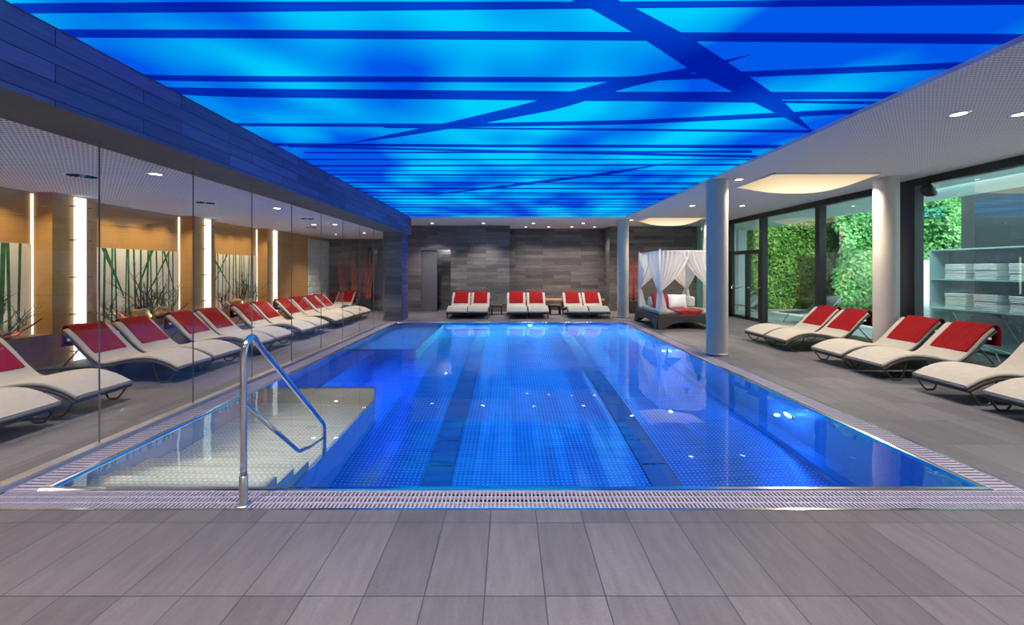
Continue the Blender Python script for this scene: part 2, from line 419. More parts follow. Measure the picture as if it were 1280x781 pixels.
grate('overflow_grate', PX1+.072, GX1-.004, PY0-.066, PY1+.07, 'x', .045, 'pale slatted overflow grate on right side of the pool')
grate('overflow_grate', GX0+.004, GX1-.004, PY1+.074, GY1-.004, 'y', .034, 'pale slatted overflow grate along the far end of the pool')

# walls
def wallbox(name, x0, x1, y0, y1, z0, z1, mats):
    b = MB(); b.box(x0, x1, y0, y1, z0, z1)
    o = b.build(name, mats)
    if isinstance(mats, list) and len(mats) == 2:   # second material on faces whose normal is along X
        for p in o.data.polygons:
            if abs(p.normal.x) > .5: p.material_index = 1
    return struct(o)
SY = [M['stone_y'], M['stone_side']]
b = MB()
DX0, DX1, DZ = -3.39, -2.24, 2.45
b.box(-3.95, DX0, 16.05, 16.3, 0, ZC); b.box(DX1, .03, 16.05, 16.3, 0, ZC); b.box(DX0, DX1, 16.05, 16.3, DZ, ZC)
b.box(-7.4, -3.95, 16.45, 16.6, 0, ZC)
b.box(-.2, .03, 16.3, 17.3, 0, ZC); b.box(-.2, 4.0, 17.3, 17.5, 0, ZC); b.box(3.95, 4.2, 16.3, 17.3, 0, ZC); b.box(4.2, 7.36, 16.3, 16.5, 0, ZC)
b.box(DX0-.3, DX1+.3, 17.1, 17.3, 0, ZC); b.box(DX0-.2, DX0-.05, 16.3, 17.1, 0, ZC); b.box(DX1+.05, DX1+.2, 16.3, 17.1, 0, ZC)
o = b.build('wall_back', SY)
for p in o.data.polygons:
    if abs(p.normal.x) > .5: p.material_index = 1
struct(o)
# door
d = struct(MB().box(DX0+.0, DX0+.6, 16.16, 16.19, 0.01, DZ-.07).build('door_1', M['frosted']))
struct(MB().box(DX0, DX1, 16.08, 16.24, DZ-.06, DZ).build('trim_4', M['steel_brushed']))
b = MB(); b.box(-.35, .35, -1.0, 1.0, 0, 2.1)
# front wall behind the viewer, right wall near part
struct(MB().box(-7.5, XR+.2, YF-.15, YF, 0, 3.6).build('wall_front', M['plaster']))
# left wall: wood back plane + piers
NICHE = .32
b = MB(); b.box(XL-NICHE-.12, XL-NICHE, YF, 16.6, 0, 2.9)
pier = []
for k in range(-2, 3):
    y0 = 6.47+2.88*k; y1 = y0+.70
    if k == 2: y1 = 14.7
    pier.append((y0, y1)); b.box(XL-NICHE, XL, max(y0, YF), y1, 0, 2.9)
o = b.build('wall_left', [M['wood'], M['woodx']])
for p in o.data.polygons:
    if abs(p.normal.y) > .5: p.material_index = 1
struct(o)
# glass block panel at the far end
M['glassblock'] = simple('glass_block', (.70, .74, .68), .12, spec=.8)
M['grout'] = simple('white_grout', (.75, .73, .68), .7)
b = MB(); b.box(XL-.1, XL-.02, 14.7, 16.45, .55, 2.72, 1)
for i in range(8):
    for j in range(10):
        b.rbox(14.72+.215*i, 14.72+.215*i+.195, -.03, .03, .57+.215*j, .57+.215*j+.195, .02, 0, Matrix.Translation((XL-.01, 0, 0)) @ Matrix(((0, 1, 0, 0), (1, 0, 0, 0), (0, 0, 1, 0), (0, 0, 0, 1))))
struct(b.build('window_1', [M['glassblock'], M['grout']]))
wallbox('wall_left', XL-.12, XL, 14.7, 16.5, 0, .55, M['wood']); wallbox('wall_left', XL-.12, XL, 14.7, 16.5, 2.72, 2.9, M['wood'])
# ceilings
struct(MB().box(-7.5, -3.30, YF, 13.95, 2.83, 2.87).build('ceiling', M['perf_l']))
struct(MB().box(-7.5, -3.95, 13.95, 16.6, 2.83, ZC).build('ceiling', M['plaster']))
b = MB()
PXR = 3.83; PYB = 13.68; PXL = -3.27
b.box(PXR, 5.9, YF, 13.68, ZC, ZC+.12); struct(b.build('ceiling', M['perf_r']))
b = MB(); b.box(5.9, XR+.1, YF, 13.68, ZC, ZC+.12); struct(b.build('ceiling', M['perf_r']))
b = MB(); b.box(PXL, PXR, YF, 1.9, ZC, ZC+.12); struct(b.build('ceiling', M['plaster']))  # unseen strip cutting the panel short, lessens blue on the near floor
b = MB(); b.box(-4.2, XR+.1, PYB, 17.5, ZC, ZC+.12); struct(b.build('ceiling', M['plaster']))
struct(MB().box(-7.6, XR+.3, YF-.2, 17.6, 3.5, 3.6).build('ceiling', M['plaster']))
# beam
bm_ = wallbox('trim_5', -3.95, PXL, YF, 13.95, 2.80, 3.42, [M['stone_blue_lit'], M['stone_blue_lit']])
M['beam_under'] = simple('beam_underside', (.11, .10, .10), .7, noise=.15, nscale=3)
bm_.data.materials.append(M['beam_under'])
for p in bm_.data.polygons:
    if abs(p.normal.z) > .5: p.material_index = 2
wallbox('trim_6', -3.97, -3.38, 13.13, 13.95, 0, 2.80, [M['stone_y'], M['stone_blue_lit']])

# blue luminous ceiling
def ce(px, py, dz=0.0):
    Y = F*(ZP-dz-H)/(337.0-py); return ((px-636.0)*Y/F, Y, ZP-dz)
PYF = 1.9
b = MB(); b.quad((PXL, PYF, ZP), (PXL, PYB, ZP), (PXR, PYB, ZP), (PXR, PYF, ZP))
lay = [0]
def bar(top, bot):
    """two polylines in picture coordinates, unprojected on the ceiling plane (printed bars)"""
    lay[0] += 1; dz = .0006*lay[0]
    n_ = 24
    def at(pl, t):
        L = [0]
        for i in range(1, len(pl)): L.append(L[-1]+math.dist(pl[i], pl[i-1]))
        s = t*L[-1]
        for i in range(1, len(pl)):
            if s <= L[i]+1e-9:
                u = (s-L[i-1])/(L[i]-L[i-1]); return tuple(a+(b_-a)*u for a, b_ in zip(pl[i-1], pl[i]))
        return pl[-1]
    vs = []
    for i in range(n_+1):
        for pl in (top, bot):
            x, y = at(pl, i/n_); p = ce(x, y, dz); vs.append((min(max(p[0], PXL), PXR), max(min(p[1], PYB), PYF), p[2]))
    b.add(vs, [(2*i, 2*i+1, 2*i+3, 2*i+2) for i in range(n_)], 1)
bar([(-300, 6), (320, 2), (735, 2), (1600, -4)], [(-300, 19), (320, 15), (735, 11), (1600, 3)])
bar([(-200, 36), (300, 37), (800, 40), (1400, 43)], [(-200, 46), (300, 48), (800, 51), (1400, 57)])
bar([(-100, 90), (300, 95), (760, 96.5), (1240, 76), (1400, 66)], [(-100, 96), (300, 102.5), (760, 103), (1240, 85), (1400, 76)])
bar([(100, 107), (300, 110.5), (752, 114.5), (1300, 115)], [(100, 115), (300, 121.5), (752, 126.5), (1300, 122)])
bar([(560, 122), (1300, 128)], [(560, 123.5), (1300, 133)])
bar([(200, 153.5), (560, 154.5), (790, 150), (1300, 124)], [(200, 157), (560, 159.5), (790, 155.5), (1300, 132)])
bar([(480, 158.5), (1100, 163)], [(480, 160), (1100, 167)])
bar([(250, 178), (600, 180.5), (1100, 181)], [(250, 182), (600, 184), (1100, 186)])
bar([(360, 182), (1050, 196)], [(360, 184), (1050, 200)])
bar([(380, 190), (940, 188)], [(380, 191.6), (940, 191)])
for (y, w, sl) in ((198.6, 1.6, 0), (206.5, 2.2, -2), (212.5, 1.0, 1), (217, 1.8, 2), (222, 1.0, -1), (227, 2.0, 1), (231, 1.0, -1), (234.5, 2.0, 0), (239.5, 1.6, 2), (244, 1.2, -1.5),
                   (247.8, 1.5, 0), (251.6, .8, 1), (255.2, 1.1, 0), (258.6, 1.3, -1), (262, .8, 1), (265, 1.0, 0), (268, .8, 0)):
    bar([(330, y), (1000, y+sl)], [(330, y+w), (1000, y+w+sl)])
bar([(700, -6), (735, 9), (800, 46), (870, 92), (940, 127), (1015, 164)], [(760, -6), (792, 9), (862, 46), (922, 86), (975, 122), (1016, 164)])
bar([(430, 180), (560, 153), (640, 134), (760, 102), (870, 83), (942, 67)], [(430, 180), (500, 171), (600, 155), (700, 136), (790, 108), (880, 88), (942, 67)])
bar([(514, 246), (640, 230), (760, 215), (859, 200)], [(514, 246), (640, 233.5), (760, 218.5), (859, 200)])
lp = b.build('luminous_ceiling_panel', [M['panel'], M['bar']])
tag(lp, 'huge glowing blue ceiling light panel printed with dark blue crossing reeds', 'ceiling light')

# right side glazing
def prism(name, x0, x1, y0, y1, z0, z1, m): return struct(MB().box(x0, x1, y0, y1, z0, z1).build(name, m))
mull = [3.3, 5.65, 7.95, 10.25, 12.55, 14.4, 16.28]
fr = struct(MB().box(XR-.04, XR+.10, 3.0, 16.3, ZC-.14, ZC).build('window_2', M['black']))
b = MB(); b.box(XR-.03, XR+.08, 3.0, 12.6, .002, .05); b.build('window_sill', M['black'], fr)
for y in mull:
    w = .16 if abs(y-7.95) < .1 else .075
    b = MB(); b.box(XR-.06, XR+.11, y-w, y+w, 0.002, ZC-.14); b.build('window_frame', M['black'], fr)
b = MB(); b.quad((XR+.02, 3.3, .04), (XR+.02, 12.55, .04), (XR+.02, 12.55, ZC-.13), (XR+.02, 3.3, ZC-.13)); b.build('pane', M['win_glass'], fr)
b = MB(); b.quad((XR+.02, 12.6, 2.2), (XR+.02, 16.25, 2.2), (XR+.02, 16.25, ZC-.13), (XR+.02, 12.6, ZC-.13)); b.build('pane', M['win_glass'], fr)
struct(MB().box(XR, XR+.2, YF, 3.05, 0, ZC+.2).build('wall_right', M['plaster']))
struct(MB().box(7.36, 7.50, 16.26, 16.5, 0, ZC).build('window_17', M['louvre_dark']))
# glazed door
dr = struct(MB().box(XR-.04, XR+.08, 12.62, 16.2, 2.12, 2.24).build('door_2', M['black']))
b = MB()
for (y0, y1) in ((12.64, 12.74), (13.28, 13.44), (14.2, 14.32)): b.box(XR-.03, XR+.06, y0, y1, .01, 2.12)
b.box(XR-.03, XR+.06, 12.74, 16.2, .01, .12); b.build('door_frame', M['black'], dr)
b = MB(); b.quad((XR+.015, 12.7, .1), (XR+.015, 16.25, .1), (XR+.015, 16.25, 2.14), (XR+.015, 12.7, 2.14)); b.build('pane', M['win_glass'], dr)
b = MB()
for (y, s_) in ((13.16, -1), (13.56, 1)):
    b.tube(catmull([(XR-.03, y, 1.06), (XR-.10, y, 1.06), (XR-.12, y+.1*s_, 1.02), (XR-.12, y+.45*s_, .98), (XR-.10, y+.55*s_, 1.05), (XR-.03, y+.6*s_, 1.1)]), .014, 8)
b.build('door_handle', M['steel'], dr)

# columns
def column(x, y, name='round_column', top=ZC):
    o = MB(); o.lathe([(.19, .05), (.19, top)], n=40); c = struct(o.build(name, M['column'], None, (x, y, 0)))
    k = MB(); k.lathe([(.0005, .001), (.2, .001), (.2, .05), (.19, .052)], n=40); k.build('base_ring', M['steel_brushed'], c); return c
COLS = [(3.98, 7.95, 'near round column standing beside the right pool edge'), (7.0, 7.72, 'round column behind red toweled lounger pairs by windows'),
        (3.88, 14.15, 'far round column beside the canopy bed and pool corner'), (6.92, 14.4, 'round column behind canopy bed near the glazed door')]
for x, y, lab in COLS:
    c = column(x, y); c['kind'] = None; del c['kind']; tag(c, lab, 'column', 'round ceiling columns')

# left glass partition
struct(MB().box(-3.80, -3.70, YF, 12.52, 0, .035).build('trim_7', M['steel_brushed']))
ys = [YF, -.68, .45, 1.57, 2.70, 3.82, 4.955, 6.09, 7.20, 8.33, 9.42, 10.5, 11.55, 12.5]
M['seam'] = simple('glass_seam', (.16, .17, .20), .3)
for i in range(len(ys)-1):
    g = 0.004
    o = MB().quad((-3.76, ys[i]+g, .03), (-3.76, ys[i+1]-g, .03), (-3.76, ys[i+1]-g, 2.81), (-3.76, ys[i]+g, 2.81)).build('window_%d' % (i+3), M['glass']); struct(o)
    MB().box(-3.766, -3.754, ys[i+1]-.0028, ys[i+1]+.0028, .03, 2.81).build('window_edge', M['seam'], o)
# opening at far left (dark mirror)
struct(MB().box(-5.35, -4.75, 16.40, 16.46, .62, 2.16).build('window_16', M['frosted']))
struct(MB().box(-5.55, -5.38, 16.38, 16.45, 0, 2.5).build('trim_8', M['black']))
struct(MB().box(-4.80, -4.76, 16.36, 16.40, .66, 2.12).build('trim_9', M['strip_light']))  # glowing bar standing in for a strip light mirrored in the glass

# ================================================================= FIXTURES
def strip(y, lab):
    r = empty('wall_light', (XL, y, 0), 0, lab, 'wall light', 'tall strip lights on wooden piers')
    b = MB(); b.box(.012, .05, -.085, .085, .12, 2.80); b.build('tube', M['strip_light'], r)
    b = MB(); b.box(.075, .083, -.16, .16, .10, 2.82); b.build('glass_cover', M['glass'], r)
    for z in (.3, .9, 1.5, 2.1, 2.65):
        for s_ in (-.13, .13): b = MB(); b.tube([(.0, s_, z), (.09, s_, z)], .009, 8); b.build('standoff', M['dark_metal'], r)
strip(6.86, 'tall white strip light on the nearest wooden pier behind the left glass')
strip(9.77, 'tall white strip light on the middle wooden pier behind the left glass')
strip(12.6, 'tall white strip light on the farthest wooden pier behind the left glass')
DL = None; LM = 3.0
def downlight(x, y, z, lab, power, grp, r=.085):
    global DL
    if DL is None:
        DL = empty('recessed_downlight', (x, y, z), 0, lab, 'downlight', grp)
        MB().lathe([(.066, -.001), (.072, -.012), (.098, -.010), (.1, -.001)], n=24).build('trim_ring', M['steel'], DL)
        MB().lathe([(.0005, -.006), (.067, -.006)], n=24).build('lens', M['lens'], DL)
    else: copy_tree(DL, (x, y, z), None, lab, grp)
    L = bpy.data.lights.new('downlight_lamp', 'SPOT'); L.energy = power*LM; L.color = (1.0, .88, .76); L.spot_size = radians(110); L.spot_blend = .8; L.shadow_soft_size = .06
    o = bpy.data.objects.new('downlight_lamp', L); C.objects.link(o); o.location = (x, y, z-.03)
PW = 95
for i, (x, y) in enumerate([(-2.8, 15.2), (-.93, 15.2), (.9, 15.2), (2.72, 15.2)]):
    downlight(x, y, ZC, 'small recessed downlight, %s from left in row past the blue panel' % ORD[i], PW*1.0, 'downlights at the far end')
for i, (x, y) in enumerate([(.68, 16.5), (1.58, 16.5), (2.5, 16.5), (3.4, 16.5)]):
    downlight(x, y, ZC, 'small recessed downlight, %s from left above the wooden bench' % ORD[i], 45, 'downlights above the bench')
for (x, y, lab, p) in ((4.2, 14.25, 'recessed downlight left of the far glowing square lamp', 40), (6.75, 14.1, 'recessed downlight right of the far glowing square lamp', 40), (4.87, 11.05, 'recessed downlight on white ceiling above the canopy bed', 60),
                       (6.2, 11.05, 'recessed downlight beside near column top, in front of far square lamp', 60), (4.33, 7.82, 'recessed downlight just right of the near column top', 60), (6.6, 7.82, 'recessed downlight between square lamp and window column', 60),
                       (4.9, 4.53, 'bright recessed downlight at upper right on the white ceiling', 70), (5.58, 4.53, 'bright recessed downlight cut by the right picture edge', 70)):
    downlight(x, y, ZC, lab, p*1.15, 'downlights in the right ceiling')
for (x, y, lab) in ((-4.45, 5.24, 'nearest recessed downlight seen behind the left glass'), (-4.55, 8.17, 'second recessed downlight from near end, beside the left beam'), (-5.2, 11.1, 'recessed downlight behind left glass nearer the far end, left one'),
                    (-4.64, 11.1, 'recessed downlight behind left glass close to far beam end'), (-5.9, 14.2, 'added recessed downlight behind left glass near the orange twigs'), (-4.73, 13.6, 'farthest recessed downlight behind the left glass')):  # the one near the orange twigs is added to brighten that corner
    downlight(x, y, 2.83, lab, 75, 'downlights behind the left glass')
# extra downlights outside the view, added to whiten the near deck
for (x, y) in ((4.9, 1.2), (6.3, 1.2), (4.9, -.6), (-2.6, 1.5), (-.9, 1.5), (.8, 1.5), (2.5, 1.5), (-2.6, .2), (-.9, .2), (.8, .2), (2.5, .2)):
    downlight(x, y, ZC, 'added recessed downlight in the right ceiling near the camera', 80, 'added downlights near the viewer')
for (x, y) in ((-4.5, 2.3), (-4.5, -.4), (-6.2, 3.3)):
    downlight(x, y, 2.83, 'extra recessed downlight behind the left glass near the camera', 60, 'extra downlights near the viewer left')
# swirl air outlets
def vent(x, y, z, lab):
    r = empty('ceiling_vent', (x, y, z), 0, lab, 'air vent', 'round swirl air outlets')
    MB().lathe([(.0005, -.001), (.155, -.001), (.165, -.014), (.185, -.012), (.19, -.0005)], n=32).build('plate', M['white_tag'], r)
    b = MB()
    for k in range(16):
        a = 2*pi*k/16; T = Matrix.Rotation(a, 4, 'Z') @ Matrix.Translation((.09, .01, -.012)) @ Matrix.Rotation(.5, 4, 'X')
        b.box(-.05, .055, -.0045, .0045, -.004, .004, 0, T)
    b.build('vanes', M['gutter'], r)
for (x, y, lab) in ((-5.47, 5.33, 'round swirl air vent behind left glass, nearest one'), (-5.45, 7.47, 'round swirl air vent behind left glass, second nearest'),
                    (-4.75, 9.8, 'round air vent beside the beam, middle of left ceiling'), (-5.6, 11.8, 'round air vent behind the left glass near far end')):
    vent(x, y, 2.83, lab)
# square fabric lamps
def sq_lamp(x0, x1, y0, y1, lab):
    cx, cy = (x0+x1)/2, (y0+y1)/2; hx, hy = (x1-x0)/2, (y1-y0)/2
    r = empty('fabric_ceiling_lamp', (cx, cy, ZC), 0, lab, 'ceiling lamp', 'square billowing ceiling lamps')
    def fn(u, v):
        a, c_ = 2*u-1, 2*v-1
        k = (1-min(1, abs(a))**2.6)*(1-min(1, abs(c_))**2.6)
        return (a*hx, c_*hy, -.035-.19*k**.8)
    MB().grid(fn, 28, 22).build('lamp_shade', M['lamp'], r)
    b = MB()
    for (ax, bx, ay, by) in ((-hx, hx, -hy, -hy+.02), (-hx, hx, hy-.02, hy), (-hx, -hx+.02, -hy, hy), (hx-.02, hx, -hy, hy)): b.box(ax, bx, ay, by, -.034, -.001)
    b.build('frame', M['plaster'], r)
    L = bpy.data.lights.new('fabric_lamp_light', 'SPOT'); L.spot_size = radians(165); L.spot_blend = .6; L.shadow_soft_size = .05; L.energy = 250; L.color = (1, .83, .58)
    o = bpy.data.objects.new('fabric_lamp_light', L); C.objects.link(o); o.location = (cx, cy, ZC-.27)
sq_lamp(4.64, 6.50, 7.28, 8.50, 'near square glowing fabric ceiling lamp between the two big columns')
sq_lamp(4.50, 6.30, 13.35, 14.45, 'far square glowing fabric ceiling lamp above the canopy bed')
# speaker on window post
r = empty('loudspeaker', (7.50, 7.44, 3.04), 0, 'black round loudspeaker hung on window post near the ceiling', 'speaker')
b = MB(); T = Matrix.Rotation(radians(-60), 4, 'Z') @ Matrix.Rotation(radians(65), 4, 'Y')
b.lathe([(.0005, -.10), (.05, -.095), (.1, -.06), (.135, .0), (.14, .05), (.12, .07), (.0005, .075)], n=24, T=T); b.build('housing', M['black'], r)
b = MB(); b.tube([(.0, .02, .02), (.09, .06, .12), (.09, .06, .279)], .012, 8); b.build('bracket', M['black'], r)

# handrail
r = empty('pool_handrail', (-1.83, 2.87, 0), 0, 'polished stainless steel handrail curving from the deck into pool steps', 'handrail')
pts = [(0, 0, .08), (0, 0, .9), (0, .0, 1.03), (0, .03, 1.11), (0, .085, 1.145), (0, .145, 1.11), (0, .22, 1.03)]
pts = [(0, 0, .08), (0, 0, .55)]+[tuple(p) for p in catmull([(0, 0, .98), (0, .012, 1.07), (0, .055, 1.13), (0, .11, 1.135), (0, .165, 1.08)], 5)]+[(0, .6, .68), (0, 1.08, .24)]
pts += [tuple(p) for p in catmull([(0, 1.19, .14), (0, 1.235, .09), (0, 1.25, .02)], 4)]+[(0, 1.25, -.2), (0, 1.25, -.55)]
b = MB(); b.tube(pts, .0215, 16); b.build('top_rail', M['steel'], r)
b = MB(); b.tube([(0, .0, .70), (0, .70, .085)]+[tuple(p) for p in catmull([(0, .74, .05), (0, .78, .03), (0, .83, .02)], 3)]+[(0, 1.25, -.085)], .0165, 14); b.build('mid_rail', M['steel'], r)
b = MB(); b.lathe([(.024, .0), (.027, .003), (.027, .20), (.022, .203)], n=20); b.lathe([(.0005, .006), (.045, .006), (.048, .0)], n=20); b.build('base_sleeve', M['steel_brushed'], r)

# ================================================================= LOUNGERS
def band(mb, prof, w, t0, t1, r=.015, mi=0):
    """rounded slab swept along an (s,z) profile; t0..t1 is measured along the normal"""
    P = [Vector((p[0], p[1])) for p in prof]; n = len(P)
    nr = []
    for i in range(n):
        t = (P[min(i+1, n-1)]-P[max(i-1, 0)]).normalized(); nr.append(Vector((-t.y, t.x)))
    def ring(c, nn, tt, ins, push):
        out = []; tm = (t0+t1)/2; ht = (t1-t0)/2-ins; hw = w/2-ins; rr = max(min(r, ht), .0008)
        for qy, qt, a0 in ((1, 1, 0), (-1, 1, 90), (-1, -1, 180), (1, -1, 270)):
            for k in range(4):
                a = radians(a0+30*k)
                y = qy*(hw-rr)+rr*cos(a); o_ = tm+qt*(ht-rr)+rr*sin(a)
                q = c+nn*o_+tt*push; out.append((q.x, y, q.y))
        return out
    tan0 = (P[1]-P[0]).normalized(); tan1 = (P[-1]-P[-2]).normalized()
    rings = [ring(P[0], nr[0], tan0, r*.9, 0), ring(P[0], nr[0], tan0, r*.35, r*.35), ring(P[0], nr[0], tan0, 0, r)]
    rings += [ring(P[i], nr[i], tan0, 0, 0) for i in range(1, n-1)]
    rings += [ring(P[-1], nr[-1], tan1, 0, -r), ring(P[-1], nr[-1], tan1, r*.35, -r*.35), ring(P[-1], nr[-1], tan1, r*.9, 0)]
    vs = sum(rings, []); m_ = 16; fs = [tuple(range(m_)), tuple(range(len(vs)-1, len(vs)-m_-1, -1))]
    for i in range(len(rings)-1):
        for j in range(m_): fs.append((i*m_+j, (i+1)*m_+j, (i+1)*m_+(j+1) % m_, i*m_+(j+1) % m_))
    mb.add(vs, fs, mi, True)
seat = catmull([(0, .185), (.05, .205), (.18, .27), (.36, .325), (.55, .335), (.78, .305), (.98, .262), (1.12, .245)], 4)
back = catmull([(1.10, .243), (1.2, .285), (1.34, .415), (1.5, .585), (1.62, .70), (1.68, .735)], 4)
full = catmull([(0.0, .187), (.05, .205), (.18, .27), (.36, .325), (.55, .335), (.78, .305), (.98, .262), (1.10, .252), (1.2, .295), (1.34, .415), (1.5, .585), (1.62, .70), (1.67, .735)], 4)
LW = .70
def make_lounger(label, group):
    r = empty('sun_lounger', (0, 0, 0), 0, label, 'sun lounger', group)
    b = MB(); band(b, seat, LW, -.035, .0, .012)
    band(b, [(1.08, .245), (1.4, .235), (1.8, .215), (2.06, .20)], LW, -.035, .0, .012); flat_edges(b.build('frame', M['rattan'], r), 60)
    b = MB(); band(b, back, LW-.02, -.03, .0, .012); b.build('backrest', M['rattan'], r)
    b = MB(); band(b, full, LW-.03, .002, .052, .022); b.build('cushion', M['cushion'], r)
    for s_ in (-1, 1):
        y = s_*(LW/2-.03)
        for (a, c_, top1, top2) in ((.03, .38, .20, .29), (1.35, 1.72, .21, .19)):
            m_ = (a+c_)/2+(.02 if a < 1 else 0)
            b = MB(); b.tube(catmull([(a, y, top1), (a+.07, y, .10), (m_-.06, y, .022), (m_, y, .012), (m_+.06, y, .022), (c_-.05, y, .12), (c_, y, top2)], 5), .011, 8); b.build('leg', M['dark_metal'], r)
    b = MB()
    for s_ in (-1, 1): b.tube([(1.46, s_*.25, .52), (1.74, s_*.25, .215)], .010, 8)
    b.tube([(1.46, -.25, .52), (1.46, .25, .52)], .010, 8); b.build('back_support', M['dark_metal'], r)
    for s_ in (-.355, .355): b = MB(); b.rbox(1.53, 1.57, s_-.007, s_+.007, .60, .635, .005); b.build('clip', M['white_tag'], r)
    return r
L0 = [None]; T0 = [None]
def lounger(x, y, rz, label, group):
    if L0[0] is None:
        L0[0] = make_lounger(label, group); L0[0].location = (x, y, 0); L0[0].rotation_euler = (0, 0, rz); return L0[0]
    return copy_tree(L0[0], (x, y, 0), rz, label, group)
def towel_mesh(seed, w=.50, off=0.0):
    rnd = random.Random(seed)
    prof = catmull([(1.27, .425-.02), (1.34, .478-.0), (1.5, .645), (1.60, .745), (1.655, .79), (1.70, .785), (1.72, .74), (1.73, .62), (1.735, .50)], 5)
    # lift a little above cushion
    n = len(prof)-1; ph = rnd.random()*6
    def fn(u, v):
        i = min(int(v*n), n-1); t = v*n-i; p = prof[i]*(1-t)+prof[i+1]*t
        tt = (prof[min(i+1, n)]-prof[i]).normalized(); nn = Vector((-tt.y, tt.x))
        wob = .008*sin(u*7+ph)*sin(v*9+ph)+.003*sin(u*25+v*17)
        q = p+nn*(.012+wob)
        return (q.x, off+(u-.5)*w*(1+.03*sin(v*5+ph)), q.y)
    b = MB(); b.grid(fn, 16, n*2); return b
def towel(x, y, rz, label, group, seed=0, w=.50, off=0.0):
    b = towel_mesh(seed, w, off); o = b.build('red_towel', M['red'], None, (x, y, 0)); o.rotation_euler = (0, 0, rz)
    s = o.modifiers.new('thick', 'SOLIDIFY'); s.thickness = .018; s.offset = -0.0
    return tag(o, label, 'towel', group)
# left row, foot ends toward the pool
lys = [4.06, 4.88, 6.28, 7.03, 8.06, 8.80, 9.88, 10.62, 11.68, 12.42, 13.2, 13.93]
GL = 'sun loungers behind the left glass'
for i, y in enumerate(lys):
    if i == 0: lab = 'cream cushioned sun lounger cut by left picture edge, nearest behind the glass'
    elif i == 1: lab = 'cream cushioned sun lounger behind left glass, second nearest, only foot half shown'
    else: lab = 'cream sun lounger behind left glass, %s from the near end of the row' % ORD[i]
    lounger(-4.72, y, pi, lab, GL)
    if i > 0:
        lt = 'red towel over the backrest of the %s lounger behind the left glass' % ORD[i]
        towel(-4.72, y, pi, lt, 'red towels behind the left glass', i, .5, .02*((i*7) % 3-1))
lounger(-6.22, 14.38, pi/2, 'sun lounger facing the pool in front of orange twigs, far left corner', GL)
towel(-6.22, 14.38, pi/2, 'red towel on the lounger in front of the orange twigs', 'red towels behind the left glass', 40, .58)
# right row
rys = [(9.27, 'farther lounger of the far pair in the right row'), (8.52, 'nearer lounger of the far pair in the right row'),
       (7.16, 'farther lounger of the middle right pair, in front of column'), (6.40, 'nearer lounger of the middle right pair beside towel shelves'),
       (5.28, 'large cream lounger at right picture edge, backrest cut off'), (4.45, 'nearest right lounger, only its cream foot end in view')]
for i, (y, lab) in enumerate(rys):
    lounger(5.44, y, 0, 'cream sun lounger, '+lab if 'lounger' not in lab[:22] else 'cream '+lab, 'sun loungers on the right deck')
    if i < 4: towel(5.44, y, 0, ['red towel on backrest of the far pair, window side of floor, farther lounger', 'red towel on nearer lounger of the far right pair', 'red towel on the lounger directly in front of window column',
                                 'large red towel on the right lounger beside the towel shelves'][i], 'red towels on the right deck', 50+i, .54, -.05)
# far row
for i, x in enumerate([-1.73, -1.03, .27, .99, 2.31, 3.02]):
    lounger(x, 13.72, pi/2, 'cream sun lounger facing the pool, %s from left along the stone wall' % ORD[i], 'sun loungers at the far end')
    towel(x, 13.72, pi/2, 'red towel on the %s lounger from left along the stone wall' % ORD[i], 'red towels at the far end', 60+i, .50)
# side tables
def side_table(x, y, lab):
    r = empty('side_table', (x, y, 0), 0, lab, 'side table', 'small dark side tables')
    b = MB(); b.rbox(-.2, .2, -.2, .2, .31, .35, .01)
    b.build('table_top', M['rattan'], r)
    for sx in (-1, 1):
        for sy in (-1, 1): b = MB(); b.rbox(sx*.175-.02, sx*.175+.02, sy*.175-.02, sy*.175+.02, .0, .31, .006); b.build('leg', M['rattan'], r)
side_table(-.44, 15.1, 'small dark woven side table between second and third far loungers')
side_table(1.67, 15.1, 'small dark woven side table between fourth and fifth far loungers')
# wooden bench
r = empty('wooden_bench', (2.2, 16.85, 0), 0, 'long low wooden bench along the recessed stone wall', 'bench')
MB().rbox(-1.65, 1.65, -.25, .25, .36, .44, .012).build('seat', M['bench_wood'], r)
for x in (-1.4, 0, 1.4): MB().rbox(x-.04, x+.04, -.2, .2, 0, .36, .006).build('leg', M['black'], r)

# ================================================================= CANOPY BED
BX0, BX1, BY0, BY1, BT = 4.13, 5.62, 11.38, 13.16, 2.13
cx, cy = (BX0+BX1)/2, (BY0+BY1)/2; hx, hy = (BX1-BX0)/2, (BY1-BY0)/2
bed = empty('canopy_daybed', (cx, cy, 0), 0, 'dark woven canopy daybed hung with tied white curtains', 'daybed')
b = MB()
def arch_side(p0, p1, th):   # side panel with arched cutout, from p0 to p1 (xy), outward splay at the feet
    p0, p1 = Vector((*p0, 0)), Vector((*p1, 0)); d_ = (p1-p0); nrm = Vector((d_.y, -d_.x, 0)).normalized(); n_ = 24; vs = []
    for i in range(n_+1):
        t_ = i/n_; q = p0+d_*t_
        zb = 0.0 if t_ < .10 or t_ > .90 else .20*sin(pi*(t_-.10)/.80)**.55
        for off in (0, -th):
            vs.append(tuple(q+nrm*off+Vector((0, 0, .36)))); vs.append(tuple(q+nrm*(off+.05*(1-zb/.2) if zb < .2 else off)+Vector((0, 0, zb))))
    fs = []
    for i in range(n_):
        a = i*4; c_ = a+4
        fs += [(a, a+1, c_+1, c_), (a+2, c_+2, c_+3, a+3), (a+1, a+3, c_+3, c_+1), (a, c_, c_+2, a+2)]
    fs += [(0, 2, 3, 1), (n_*4, n_*4+1, n_*4+3, n_*4+2)]
    b.add(vs, fs)
e = .09
cor = [(-hx-e, -hy-e), (hx+e, -hy-e), (hx+e, hy+e), (-hx-e, hy+e)]
for i in range(4): arch_side(cor[i], cor[(i+1) % 4], .06)
